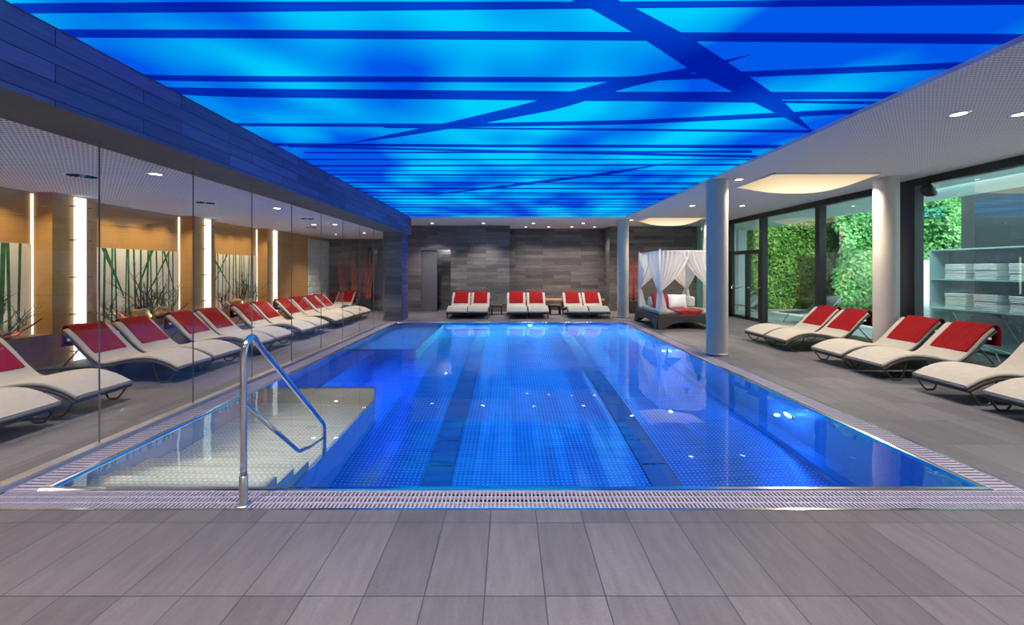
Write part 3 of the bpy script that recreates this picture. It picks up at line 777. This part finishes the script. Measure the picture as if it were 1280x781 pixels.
b.rbox(-hx-e, hx+e, -hy-e, hy+e, .30, .385, .02); b.build('base', M['rattan'], bed)
b = MB(); b.rbox(-hx-.03, hx+.03, -hy-.03, hy+.03, .386, .50, .045); b.build('mattress', M['cushion'], bed)
for sx in (-1, 1):
    for sy in (-1, 1):
        b = MB(); b.tube([(sx*hx, sy*hy, .38), (sx*hx, sy*hy, BT+.03)], .017, 10); b.lathe([(.017, BT+.02), (.024, BT+.035), (.012, BT+.06), (.0005, BT+.07)], sx*hx, sy*hy, 10); b.build('post', M['white_tag'], bed)
b = MB()
for (a, c_) in ((cor[0], cor[1]), (cor[1], cor[2]), (cor[2], cor[3]), (cor[3], cor[0])):
    k = hx/(hx+e); f1 = lambda q: (math.copysign(hx, q[0]), math.copysign(hy, q[1]), BT)
    b.tube([f1(a), f1(c_)], .014, 8)
b.build('top_rail', M['white_tag'], bed)
def curtain(corner, direc, span, seed):
    cxx, cyy = corner; dx, dy = direc; nx, ny = -dy, dx; TZ = 1.05; rnd = random.Random(seed); ph = rnd.random()*6
    inward = -1 if (nx*cxx+ny*cyy) > 0 else 1
    def fn(u, v):
        z = BT-.005-v*(BT-.42)
        vt = (BT-TZ)/(BT-.42)
        if v < vt:
            q = v/vt; g = 1-.93*q**(1.15); g = max(g, .07)
            # lower hem line sweeps: outer cloth hangs from the middle of the rail to the tie
            zz = BT-.005-(BT-TZ)*q*(1.0-.0*u)
            wid = span*(1-(.93)*(q**1.6 if u > 0 else 0))
        else:
            q = (v-vt)/(1-vt); zz = z; wid = span*(.07+.20*q**.8)
        # sag of the free edge: further from post falls steeper
        y_ = u*wid
        amp = (.014+.010*(1-v))*(1 if v < vt else 1.2)
        off = amp*sin(u*46+ph)+.012*sin(u*17+v*3+ph)
        zz += -.03*sin(pi*u)*(v*(1-v))*2
        return (cxx+dx*y_+nx*off+inward*nx*.0, cyy+dy*y_+ny*off, zz)
    m_ = MB(); m_.grid(fn, 64, 30); m_.build('curtain', M['curtain'], bed)
sd = 0
for sx in (-1, 1):
    for sy in (-1, 1):
        sd += 1; curtain((sx*(hx+.01), sy*(hy+.01)), (-sx, 0), hx*1.22, sd); curtain((sx*(hx+.01), sy*(hy+.01)), (0, -sy), hy*1.15, sd+10)
def pillow(name, w, h, t, mat, loc, rot, label, cat='cushion', group=None):
    def mk(sg):
        def fn(u, v):
            a, c_ = 2*u-1, 2*v-1
            k = max(0, (1-abs(a)**3))*max(0, (1-abs(c_)**3))
            pin = 1-.06*(abs(a)**2)*(1-abs(c_))-.0
            return (a*w/2*(1-.07*(1-abs(c_)**2)*0-.05*(1-c_*c_)*abs(a)), c_*h/2*(1-.05*(1-a*a)*abs(c_)), sg*t/2*k**.5)
        return fn
    b = MB(); b.grid(mk(1), 16, 16); b.grid(mk(-1), 16, 16); b_ = b.build(name, mat, None, loc); b_.rotation_euler = rot
    return tag(b_, label, cat, group)
M['cush_red'] = simple('red_cushion', (.28, .008, .012), .8, noise=.1, nscale=30)
M['cush_white'] = simple('white_cushion', (.75, .73, .72), .85, noise=.04, nscale=30)
M['cush_cream'] = simple('cream_bolster', (.62, .58, .54), .85, noise=.04, nscale=20)
def bolster(x0, x1, y0, y1, z0, z1, label):
    b = MB(); b.rbox(x0, x1, y0, y1, z0, z1, .07); o = b.build('bolster_cushion', M['cush_cream']); tag(o, label, 'bolster', 'long bolsters on the daybed')
bolster(BX0+.12, BX0+1.05, BY1-.62, BY1-.38, .505, .80, 'long cream bolster at the back left of the canopy daybed')
bolster(BX0+1.10, BX1-.04, BY1-.75, BY1-.38, .505, .82, 'plump cream bolster at the back right of the canopy daybed')
pillow('throw_pillow', .46, .46, .14, M['cush_red'], (4.43, 12.25, .70), (radians(68), 0, radians(6)), 'red throw pillow leaning at left on the canopy daybed')
pillow('throw_pillow', .46, .46, .14, M['cush_red'], (4.64, 12.15, .70), (radians(66), 0, radians(-8)), 'red throw pillow half hidden behind the white pillow on daybed')
pillow('throw_pillow', .50, .46, .14, M['cush_white'], (4.86, 12.0, .70), (radians(62), 0, radians(-10)), 'white throw pillow leaning beside red pillows on the daybed')
# red throw, triangle over the front edge
b = MB()
def throwfn(u, v):
    # u along, v from back to front tip
    xx = 4.95+(u-.5)*1.12*(1-.0)+.15*v; yy = 12.0-v*.62
    if v < .62: z = .508+.012*sin(u*13+v*5)
    half = .44
    fx = 1.0 if v < .62 else max(.02, 1-(v-.62)/.38)
    x = 4.90+(u-.5)*2*half*fx*(.85 if v < .3 else 1)*(1-.25*abs(v-.3)); y = 11.95-(min(v, .62)/.62)*.62
    if v >= .62: y = 11.325-.012*sin(u*9); z = .508-(v-.62)/.38*.26
    return (x, y-.0, z+.004)
b.grid(throwfn, 16, 26); o = b.build('throw_blanket', M['cush_red']); s = o.modifiers.new('t', 'SOLIDIFY'); s.thickness = .012
tag(o, 'red throw draped with pointed corner over front edge of the daybed', 'blanket')

# ================================================================= LEFT NICHES
M['niche_white'] = simple('niche_panel', (.82, .78, .62), .5)
M['bamboo_print'] = simple('bamboo_print', (.03, .13, .03), .5, noise=.4, nscale=7)
M['ledge'] = simple('ledge_wood', (.36, .20, .11), .5, noise=.2, nscale=4)
M['twig_dark'] = simple('dark_twig', (.028, .03, .035), .8, noise=.4, nscale=10)
M['twig_blue'] = simple('grey_green_stem', (.05, .075, .07), .8, noise=.3, nscale=10)
M['driftwood'] = simple('red_driftwood', (.20, .03, .02), .6, noise=.4, nscale=8)
M['sponge'] = simple('pale_stone', (.38, .25, .12), .9, noise=.5, nscale=16, bstr=1.0)
M['orange'] = simple('orange_twig', (.62, .13, .05), .6, noise=.3, nscale=4)
NX = XL-NICHE
def branch(mb, p, d, L, r, depth, rnd, curl=.5, kids=3):
    pts = [p.copy()]; q = p.copy(); dd = d.normalized(); n_ = 4; rs = [r]
    for i in range(n_):
        dd = (dd+Vector((rnd.uniform(-1, 1), rnd.uniform(-1, 1), rnd.uniform(-.4, .8)))*curl*.35).normalized()
        q = q+dd*L/n_; q.x = min(max(q.x, XL-NICHE+.04), XL+.14); pts.append(q.copy()); rs.append(r*(1-.16*(i+1)))
    mb.tube(pts, rs, 5, 0)
    if depth > 0:
        for k in range(kids):
            s_ = pts[rnd.randint(1, n_)]
            nd = (dd+Vector((rnd.uniform(-1, 1), rnd.uniform(-1, 1), rnd.uniform(-.2, .9)))*.9)
            branch(mb, s_, nd, L*rnd.uniform(.5, .75), r*.62, depth-1, rnd, curl, kids)
def rock(x, y, z, s, seed, label):
    rnd = random.Random(seed); ph = [rnd.random()*6 for _ in range(4)]
    def fn(u, v):
        a = 2*pi*u; c_ = pi*v; rr = s*(1+.13*sin(3*a+ph[0])*sin(c_)+.1*sin(5*c_+ph[1])+.07*sin(9*a+ph[2])*sin(4*c_))
        return (rr*sin(c_)*cos(a)*.9, rr*1.35*sin(c_)*sin(a), rr*.85*cos(c_))
    o = MB().grid(fn, 28, 18).build('pale_rock', M['sponge'], None, (x, y, z+s*.78)); tag(o, label, 'stone', 'pale porous stones in the wall niches'); return o
NIN = ['nearest niche at left picture edge', 'middle niche between the first two piers', 'farthest niche between the last two piers']
LZ = .62
WH = ['the nearest wall niche', 'the middle wall niche', 'the farthest wall niche']
for k in range(3):
    y0 = 4.29+2.88*k; y1 = y0+2.18; where = NIN[k]
    o = MB().box(NX, XL-.0, y0, y1, 0, LZ).build('trim_%d' % (20+k), M['ledge']); struct(o)
    # white backing panel printed with bamboo
    p = empty('bamboo_panel', (NX, (y0+y1)/2, 0), 0, 'pale panel printed with green bamboo stems in the '+where, 'decorative panel', 'bamboo print panels')
    hw = (y1-y0)/2-.02
    b = MB(); b.box(.003, .02, -hw, hw, LZ, 2.02)
    rnd = random.Random(11+k); n_ = 15; zt = 2.018
    for j in range(n_):
        yy = -hw+.1+(2*hw-.2)*(j+.5)/n_+rnd.uniform(-.03, .03); w = rnd.uniform(.014, .024); tl = rnd.uniform(-.05, .05)
        if k == 0: w *= 1.3
        b.quad((.0212, yy-w+tl, zt), (.0212, yy+w+tl, zt), (.0212, yy+w*.9, LZ+.01), (.0212, yy-w*.9, LZ+.01), 1)
    for (ya, yb, w) in () if k == 0 else ((-.62, -.25, .034), (.35, -.02, .026), (.75, .25, .02), (.62, .90, .02)) if k != 2 else ((-.2, -.75, .02), (-.75, -.05, .03)):
        b.quad((.0216, ya*hw-w*1.4, zt), (.0216, ya*hw+w*1.4, zt), (.0216, yb*hw+w*.4, LZ+.5), (.0216, yb*hw-w*.4, LZ+.5), 1)
    b.build('panel', [M['niche_white'], M['bamboo_print']], p)
    b = MB(); b.box(.001, .03, hw-.0, hw+.018, LZ, 2.80); b.build('edge_light', emit('edge_glow', (1, .98, .8), 1.6), p)
    for dy_ in (-.6, .0, .6):  # added spots without fixtures, brightening the niche panel
        L = bpy.data.lights.new('niche_fill', 'SPOT'); L.energy = 48; L.color = (1, .80, .50); L.spot_size = radians(130); L.spot_blend = 1; L.shadow_soft_size = .02
        o = bpy.data.objects.new('niche_fill', L); C.objects.link(o); o.location = (XL+.02, (y0+y1)/2+dy_, 2.78); o.rotation_euler = (0, radians(-6), 0)
        L = bpy.data.lights.new('niche_uplight', 'SPOT'); L.energy = 5; L.color = (1, .88, .66); L.spot_size = radians(120); L.spot_blend = 1; L.shadow_soft_size = .02
        o = bpy.data.objects.new('niche_uplight', L); C.objects.link(o); o.location = (XL+.1, (y0+y1)/2+dy_, .68); o.rotation_euler = (0, radians(140), 0)
    # plants and driftwood
    rnd = random.Random(30+k); ym = (y0+y1)/2
    def twigs(y, mat, n_, Lm, lab, cat, name, lean=.5, curl=.6, depth=2, kids=3, r=.010):
        r_ = empty(name, (XL-.10, y, LZ), 0, lab, cat)
        b = MB()
        for j in range(n_):
            a = rnd.uniform(0, 2*pi); dv = Vector((cos(a)*.25, rnd.uniform(-1, 1)*lean*1.6, 1))
            sv = Vector((XL-.10, y+rnd.uniform(-.06, .06), LZ)); branch(b, sv, dv, rnd.uniform(.75, 1.1)*Lm*1.25, r*1.25, depth, rnd, curl, kids)
        b.v = [(v[0]-(XL-.10), v[1]-y, v[2]-LZ) for v in b.v]
        b.build('branches', mat, r_)
        MB().lathe([(.0005, 0), (.05, 0), (.06, .03), (.03, .06), (.0005, .07)], n=12).build('root_base', M['driftwood'], r_)
    twigs(ym-.55, M['twig_dark'], 5, .34, 'dark curled twigs at near side of '+WH[k], 'dried branch', 'dried_branch', .9, 1.6, 2, 3, .008)
    twigs(ym+.05, M['twig_dark'], 9, .48, 'spiky dark dried plant in centre of '+WH[k], 'dried plant', 'dried_plant', .55, .35, 2, 3, .009)
    twigs(ym+.55, M['twig_blue'], 8, .36, 'grey green dried shrub at far side of '+WH[k], 'dried plant', 'dried_plant', .9, .7, 2, 3, .008)
    for j, (yy, s_) in enumerate(((ym-.18, .15), (ym+.32, .14))): rock(XL-.08, yy, LZ, s_, k*5+j, 'pale porous stone, %s of two, in %s' % (['nearer', 'farther'][j], WH[k]))
    for j, (ya, yb) in enumerate(((-.75, -.1), (.35, .95))):
        b = MB(); sgn = 1 if j else -1
        pp = catmull([(0, -.35, .03), (.02, -.1, .05), (.0, .12, .13), (.03, .30, .26)], 5); b.tube([tuple(Vector((q[0], q[1]*sgn, q[2]))) for q in pp], [.028*(1-i/len(pp)*.75) for i in range(len(pp))], 8)
        o = b.build('driftwood', M['driftwood'], None, (XL-.03, ym+(ya+yb)/2, LZ+.0)); tag(o, 'dark red driftwood stick at the %s end of %s' % (['near', 'far'][j], WH[k]), 'driftwood')
# orange twig bundles at far left corner
def sticks(x, y, h, n_, spread, lab, seed, mat, px=.16):
    rnd = random.Random(seed)
    r_ = empty('twig_arrangement', (x, y, 0), 0, lab, 'twigs', 'bundles of tall twigs')
    b = MB(); b.rbox(-px, px, -.14, .14, 0, .48, .015); b.build('planter', M['planter_black'], r_)
    b = MB()
    for j in range(n_):
        a = rnd.uniform(-1, 1); hh = h*rnd.uniform(.7, 1); p0 = Vector((a*px*.7, rnd.uniform(-.08, .08), .45)); ph = rnd.random()*6; fr_ = rnd.uniform(4, 7)
        pts = [p0+Vector((a*spread*t+.025*sin(fr_*t*3+ph), .02*cos(fr_*t*3+ph), (hh-.45)*t)) for t in [i/12 for i in range(13)]]
        b.tube(pts, [.011*(1-.6*i/12) for i in range(13)], 5)
    b.build('twigs', mat, r_)
    if mat is M.get('red_bamboo'): MB().lathe([(.0005, 0), (.035, .02), (.05, .1), (.03, .22), (.0005, .26)], n=12).build('red_flower', M['red'], r_, (-.29, .05, 2.0)); b = MB(); b.tube([(-.1, .05, .45), (-.25, .05, 1.4), (-.29, .05, 2.02)], .012, 6); b.build('flower_stem', M['twig_dark'], r_)
sticks(-6.45, 16.18, 2.35, 14, .10, 'left bundle of tall curly orange twigs in the far left corner', 3, M['orange'])
sticks(-5.95, 16.18, 2.25, 18, .14, 'middle bundle of tall curly orange twigs in the far left corner', 4, M['orange'])
sticks(-5.50, 16.18, 2.45, 20, .16, 'right bundle of tall curly orange twigs beside the dark window', 5, M['orange'])
M['red_bamboo'] = simple('red_bamboo', (.40, .03, .02), .5, noise=.4, nscale=6)
sticks(4.62, 15.5, 2.2, 16, .10, 'tall dark red stick arrangement between far column and canopy bed', 6, M['red_bamboo'], .12)

# ================================================================= OUTSIDE
M['ground_out'] = simple('garden_paving', (.52, .53, .53), .8, noise=.08, nscale=3)
M['grass'] = simple('lawn', (.10, .28, .04), .9, noise=.4, nscale=30)
M['gravel'] = simple('gravel', (.25, .20, .17), .9, noise=.5, nscale=40)
M['white_wall'] = simple('white_render', (.80, .82, .84), .8)
M['soffit'] = simple('soffit', (.55, .72, .72), .8)
M['grey_wall'] = simple('grey_render', (.10, .115, .12), .7, noise=.1, nscale=2)
struct(MB().box(XR+.1, 26, 0, 24, -.06, -.005).build('ground', M['ground_out']))
struct(MB().box(XR+.1, 9.9, 0, 17.0, 3.22, 3.5).build('soffit', M['soffit']))
g = MB().box(11.4, 13.1, 12.4, 14.4, -.004, .02).build('lawn', M['grass']); tag(g, 'bright green lawn beyond the right windows', 'lawn', None, 'stuff')
g = MB().box(9.4, 14.5, 16.1, 17.0, -.004, .03).build('gravel_bed', M['gravel']); tag(g, 'reddish gravel strip at the foot of the hedge', 'gravel', None, 'stuff')
def leafmat(name, cols):
    m, nt, out = newmat(name); n = N(nt); tc = n.node('ShaderNodeTexCoord')
    f = n.noise(tc.outputs['Object'], 9, 3); f2 = n.noise(tc.outputs['Object'], 1.1, 2)
    f = n.math('ADD', n.math('MULTIPLY', f, .6), n.math('MULTIPLY', f2, .4))
    c_ = n.ramp(f, [(.34, cols[0]), (.5, cols[1]), (.64, cols[2])])
    bs = n.bsdf(c_, .5, 0, .3); t_ = n.node('ShaderNodeBsdfTranslucent'); n.link(c_, t_.inputs[0])
    mx = n.node('ShaderNodeMixShader'); mx.inputs[0].default_value = .3; n.link(bs, mx.inputs[1]); n.link(t_.outputs[0], mx.inputs[2])
    n.link(mx.outputs[0], out.inputs[0]); return m
M['ivy'] = leafmat('ivy_leaves', ((.03, .11, .02), (.13, .32, .05), (.42, .62, .14)))
M['tree_leaf'] = leafmat('bright_leaves', ((.05, .22, .06), (.16, .52, .15), (.55, .85, .40)))
M['hedge_core'] = simple('hedge_core', (.012, .03, .01), .9)
def hedge(name, x0, x1, y0, y1, h, n_, size, mat, label, seed, cat='hedge', bulge=.35, z0=0.0):
    rnd = random.Random(seed); r_ = empty(name, ((x0+x1)/2, (y0+y1)/2, 0), 0, label, cat); ox, oy = (x0+x1)/2, (y0+y1)/2
    b = MB(); b.box(x0+.35-ox, x1-.35-ox, y0+bulge+.05-oy, y1-oy, z0, h-.7)
    c_ = b.build('stems', M['hedge_core'], r_)
    vs = []; fs = []; b = MB()
    for i in range(n_):
        x = rnd.uniform(x0, x1); z = rnd.uniform(z0+.05, h)
        bl = bulge*(.5+.5*sin(x*1.9+seed)*sin(z*2.3+x*.7))*.9
        y = y0+bulge-bl-rnd.uniform(0, .22)+rnd.uniform(0, .1)
        c0 = Vector((x-ox, y-oy, z)); s_ = size*rnd.uniform(.6, 1.3)
        u = Vector((rnd.uniform(-1, 1), rnd.uniform(-.6, .6), rnd.uniform(-1, 1))).normalized()
        w = u.cross(Vector((rnd.uniform(-.7, .7), -1, rnd.uniform(-.2, 1.0)))).normalized()
        k = len(vs); vs += [tuple(c0-u*s_), tuple(c0+w*s_*.55), tuple(c0+u*s_), tuple(c0-w*s_*.55)]; fs.append((k, k+1, k+2, k+3))
    b.add(vs, fs); l = b.build('leaves', mat, r_); return r_
hedge('ivy_hedge', 9.2, 14.0, 16.9, 17.9, 5.4, 26000, .065, M['ivy'], 'tall ivy covered wall beyond the left window panes', 1)
hedge('leafy_hedge', 12.6, 24.0, 15.6, 16.6, 7.0, 26000, .095, M['tree_leaf'], 'bright green leafy hedge beyond the middle and right panes', 2, 'hedge', .7)
w = MB().box(13.2, 20, 14.6, 14.75, 0, 1.95).build('garden_wall', M['white_wall']); tag(w, 'white rendered garden wall in front of the bright hedge', 'wall')
hedge('overhanging_shrub', 11.6, 13.9, 14.5, 15.1, 4.2, 7000, .075, M['tree_leaf'], 'light green shrub spilling over the end of white garden wall', 5, 'shrub', .4)
w = MB().box(11.2, 17, 9.0, 10.3, 0, 4.2).build('garden_building', M['grey_wall']); tag(w, 'dark grey garden building above the towel shelves', 'building')
# louvre screen
r = empty('louvre_screen', (8.4, 16.7, 0), 0, 'pale louvred shutter screen outside the glazed door', 'shutter')
b = MB()
for i in range(38): b.box(-.86, .45, -.03, .05, .1+.082*i, .1+.082*i+.045, 0)
b.build('louvres', M['louvre'], r); b = MB(); b.box(-.98, -.86, -.06, .06, 0, 3.2); b.box(.45, .52, -.06, .06, 0, 3.2); b.box(-.86, .45, .06, .08, 0, 3.2); b.build('frame', M['louvre_dark'], r)
o = MB().box(9.05, 9.38, 16.4, 16.7, 0, 3.2).build('square_pillar', M['white_wall']); tag(o, 'pale square pillar outside right of the louvre screen', 'pillar')
# outdoor folding loungers (dark sling)
M['sling'] = simple('dark_sling', (.05, .075, .085), .6)
M['alu'] = simple('outdoor_frame', (.30, .36, .38), .4, .6)
def deck_lounger(x, y, rz, lab, grp=None):
    r_ = empty('folding_lounger', (x, y, 0), rz, lab, 'lounger', grp)
    b = MB(); b.rbox(0, 1.25, -.3, .3, .30, .325, .01)
    b.build('seat', M['sling'], r_)
    T = Matrix.Translation((1.25, 0, .31)) @ Matrix.Rotation(radians(-38), 4, 'Y')
    b = MB(); b.rbox(0, .75, -.3, .3, -.01, .02, .01, 0, T); b.build('backrest', M['sling'], r_)
    for s_ in (-1, 1):
        b = MB(); b.tube([(-.02, s_*.31, .31), (1.25, s_*.31, .31), (1.25+.62, s_*.31, .31+.47)], .014, 8); b.build('side_rail', M['alu'], r_)
        for (xa, xb) in ((.15, .45), (1.55, 1.1)):
            b = MB(); b.tube([(xa, s_*.31, .0), (xb, s_*.31, .31)], .012, 8); b.build('leg', M['alu'], r_)
        b = MB(); b.tube([(.9, s_*.31, .02), (1.62, s_*.31, .58)], .010, 8); b.build('brace', M['alu'], r_)
deck_lounger(8.5, 12.6, radians(20), 'dark sling lounger outdoors behind the far right lounger pair', 'outdoor sling loungers')
deck_lounger(8.05, 6.3, radians(62), 'dark sling lounger outdoors in front of the towel shelves', 'outdoor sling loungers')
r_ = empty('deck_chair', (8.55, 14.9, 0), 0.2, 'white folding deck chair outside the glazed door', 'chair')
b = MB()
for s_ in (-.27, .27): b.tube([(-.5, s_, 0), (.5, s_, .85)], .014, 8); b.tube([(.35, s_, 0), (-.45, s_, .42)], .014, 8)
b.build('frame', M['white_tag'], r_); b = MB(); b.grid(lambda u, v: (-.42+.86*u, -.25+.5*v, .40-.25*sin(pi*u*.8)*.8+.42*u**2), 12, 4); b.build('sling', M['white_cloth'], r_)
area('soffit_fill', (8.3, 7.9, 3.1), (0, radians(-35), 0), .4, 2.2, 38, (.9, 1, 1))  # added lamp without a fixture, brightens the towel shelf
# towel shelf: mirrored in the glass, rebuilt as a solid unit outside
M['shelf_paint'] = simple('shelf_paint', (.45, .66, .72), .4); M['shelf_back'] = simple('shelf_back', (.34, .36, .38), .5, noise=.3, nscale=3)
sh = empty('towel_shelf', (9.1, 8.0, 0), 0, 'pale blue open shelving unit with folded white towels, stands in for a reflection', 'shelf')
y0, y1 = -1.18, 1.0
b = MB(); b.box(0, .42, y0, y0+.03, 0, 2.05); b.box(0, .42, y1-.03, y1, 0, 2.05); b.build('side_panel', M['shelf_paint'], sh)
MB().box(.40, .42, y0+.03, y1-.03, 0, 2.05).build('back_panel', M['shelf_back'], sh)
for z in (.06, .80, 1.40, 2.02): MB().box(0, .40, y0+.03, y1-.03, z, z+.025).build('shelf_board', M['shelf_paint'], sh)
first = None
for si, (sz, sn) in enumerate(((.826, 'lower'), (1.426, 'upper'))):
    for c_ in range(3):
        yc = 8.0+[.52, -.02, -.60][c_]
        for k in range(5):
            lab = 'folded white towel, %s of five up, in %s stack on %s shelf' % (ORD[k], ['left', 'middle', 'right'][c_], sn)
            z = sz+k*.062
            if first is None:
                b = MB(); b.rbox(-.15, .15, -.2, .2, 0, .03, .013); b.rbox(-.148, .15, -.197, .2, .028, .061, .015)
                first = b.build('folded_towel', M['white_cloth'], None, (9.28, yc, z)); tag(first, lab, 'towel', 'folded white towels on the shelves')
            else:
                q = first.copy(); C.objects.link(q); q.location = (9.28+random.uniform(-.01, .01), yc+random.uniform(-.012, .012), z); q['label'] = lab

# ================================================================= LIGHT
# underwater lamps: points at the pucks, then added unseen ones
BL = (.02, .32, 1.0)
def under(x, y, z, e_, col=BL, r=.08):
    L = bpy.data.lights.new('underwater_lamp', 'POINT'); L.energy = e_; L.color = col; L.shadow_soft_size = r
    o = bpy.data.objects.new('underwater_lamp', L); C.objects.link(o); o.location = (x, y, z)
under(.65, PY1-.15, -.45, 60, (.1, .55, 1), .03); under(PX1-.15, 5.2, -.62, 45, BL, .03); under(PX1-.15, 9.0, -.62, 45, BL, .03)
for (x, y, z, e_) in ((-2.55, 16.85, 2.55, 30),): o = bpy.data.objects.new('door_lamp', bpy.data.lights.new('door_lamp', 'POINT')); C.objects.link(o); o.location = (x, y, z); o.data.energy = e_*.6; o.data.shadow_soft_size = .03
area('pool_fill', (.8, 7.9, -.06), (0, 0, 0), 4.6, 9.2, 14, (.005, .14, 1.0))  # this and the next three: unseen sheets added to brighten the pool
area('stair_fill', (-2.6, 4.5, -.06), (0, 0, 0), 1.3, 2.4, 13, (.9, .78, .58))
area('bench_fill', (-2.4, 7.4, -.06), (0, 0, 0), .9, 2.8, 22, (.005, .16, 1.0))
area('deck_fill', (-2.7, 10.8, -.05), (0, 0, 0), 1.2, 3.2, 18, (.01, .18, 1.0))
for (x, e_, c_) in ((-1.45, 70, (.1, .8, 1)), (-.42, 130, (.1, .85, 1)), (.65, 260, (.1, .85, 1)), (1.05, 110, (.1, .8, 1)), (2.55, 190, (.6, 1, .9)), (3.0, 80, (.1, .7, 1))):  # unseen lamps added to draw light streaks along the pool floor
    area('streak_fill', (x, PY1-.12, -.32), (radians(-32), 0, 0), .10, .06, e_, c_)
# daylight
sun = bpy.data.lights.new('sun', 'SUN'); sun.energy = 5.5; sun.angle = radians(3); sun.color = (1, .96, .88)
o = bpy.data.objects.new('sun', sun); C.objects.link(o); o.rotation_euler = (radians(48), radians(10), radians(-12))
wd = bpy.data.worlds.new('world'); scene.world = wd; wd.use_nodes = True; nt = wd.node_tree; nt.nodes.clear(); n = N(nt)
out = n.node('ShaderNodeOutputWorld'); bg = n.node('ShaderNodeBackground'); bg.inputs[0].default_value = (.62, .82, .9, 1); bg.inputs[1].default_value = 2.4
n.link(bg.outputs[0], out.inputs[0])

# ================================================================= CAMERA
cam = bpy.data.cameras.new('camera'); co = bpy.data.objects.new('camera', cam); C.objects.link(co)
co.location = (0, 0, H); co.rotation_euler = (pi/2, 0, 0)
cam.sensor_width = 36; cam.sensor_fit = 'HORIZONTAL'; cam.lens = F/1280*36
cam.shift_x = 4/1280; cam.shift_y = -53.5/1280; cam.clip_start = .02
scene.camera = co
scene.view_settings.view_transform = 'Standard'; scene.view_settings.look = 'None'
scene.view_settings.exposure = 0.0; scene.view_settings.gamma = 1.0
cy_ = scene.cycles
cy_.max_bounces = 12; cy_.transparent_max_bounces = 24; cy_.transmission_bounces = 8; cy_.glossy_bounces = 6; cy_.diffuse_bounces = 4
cy_.sample_clamp_indirect = 6; cy_.use_denoising = True
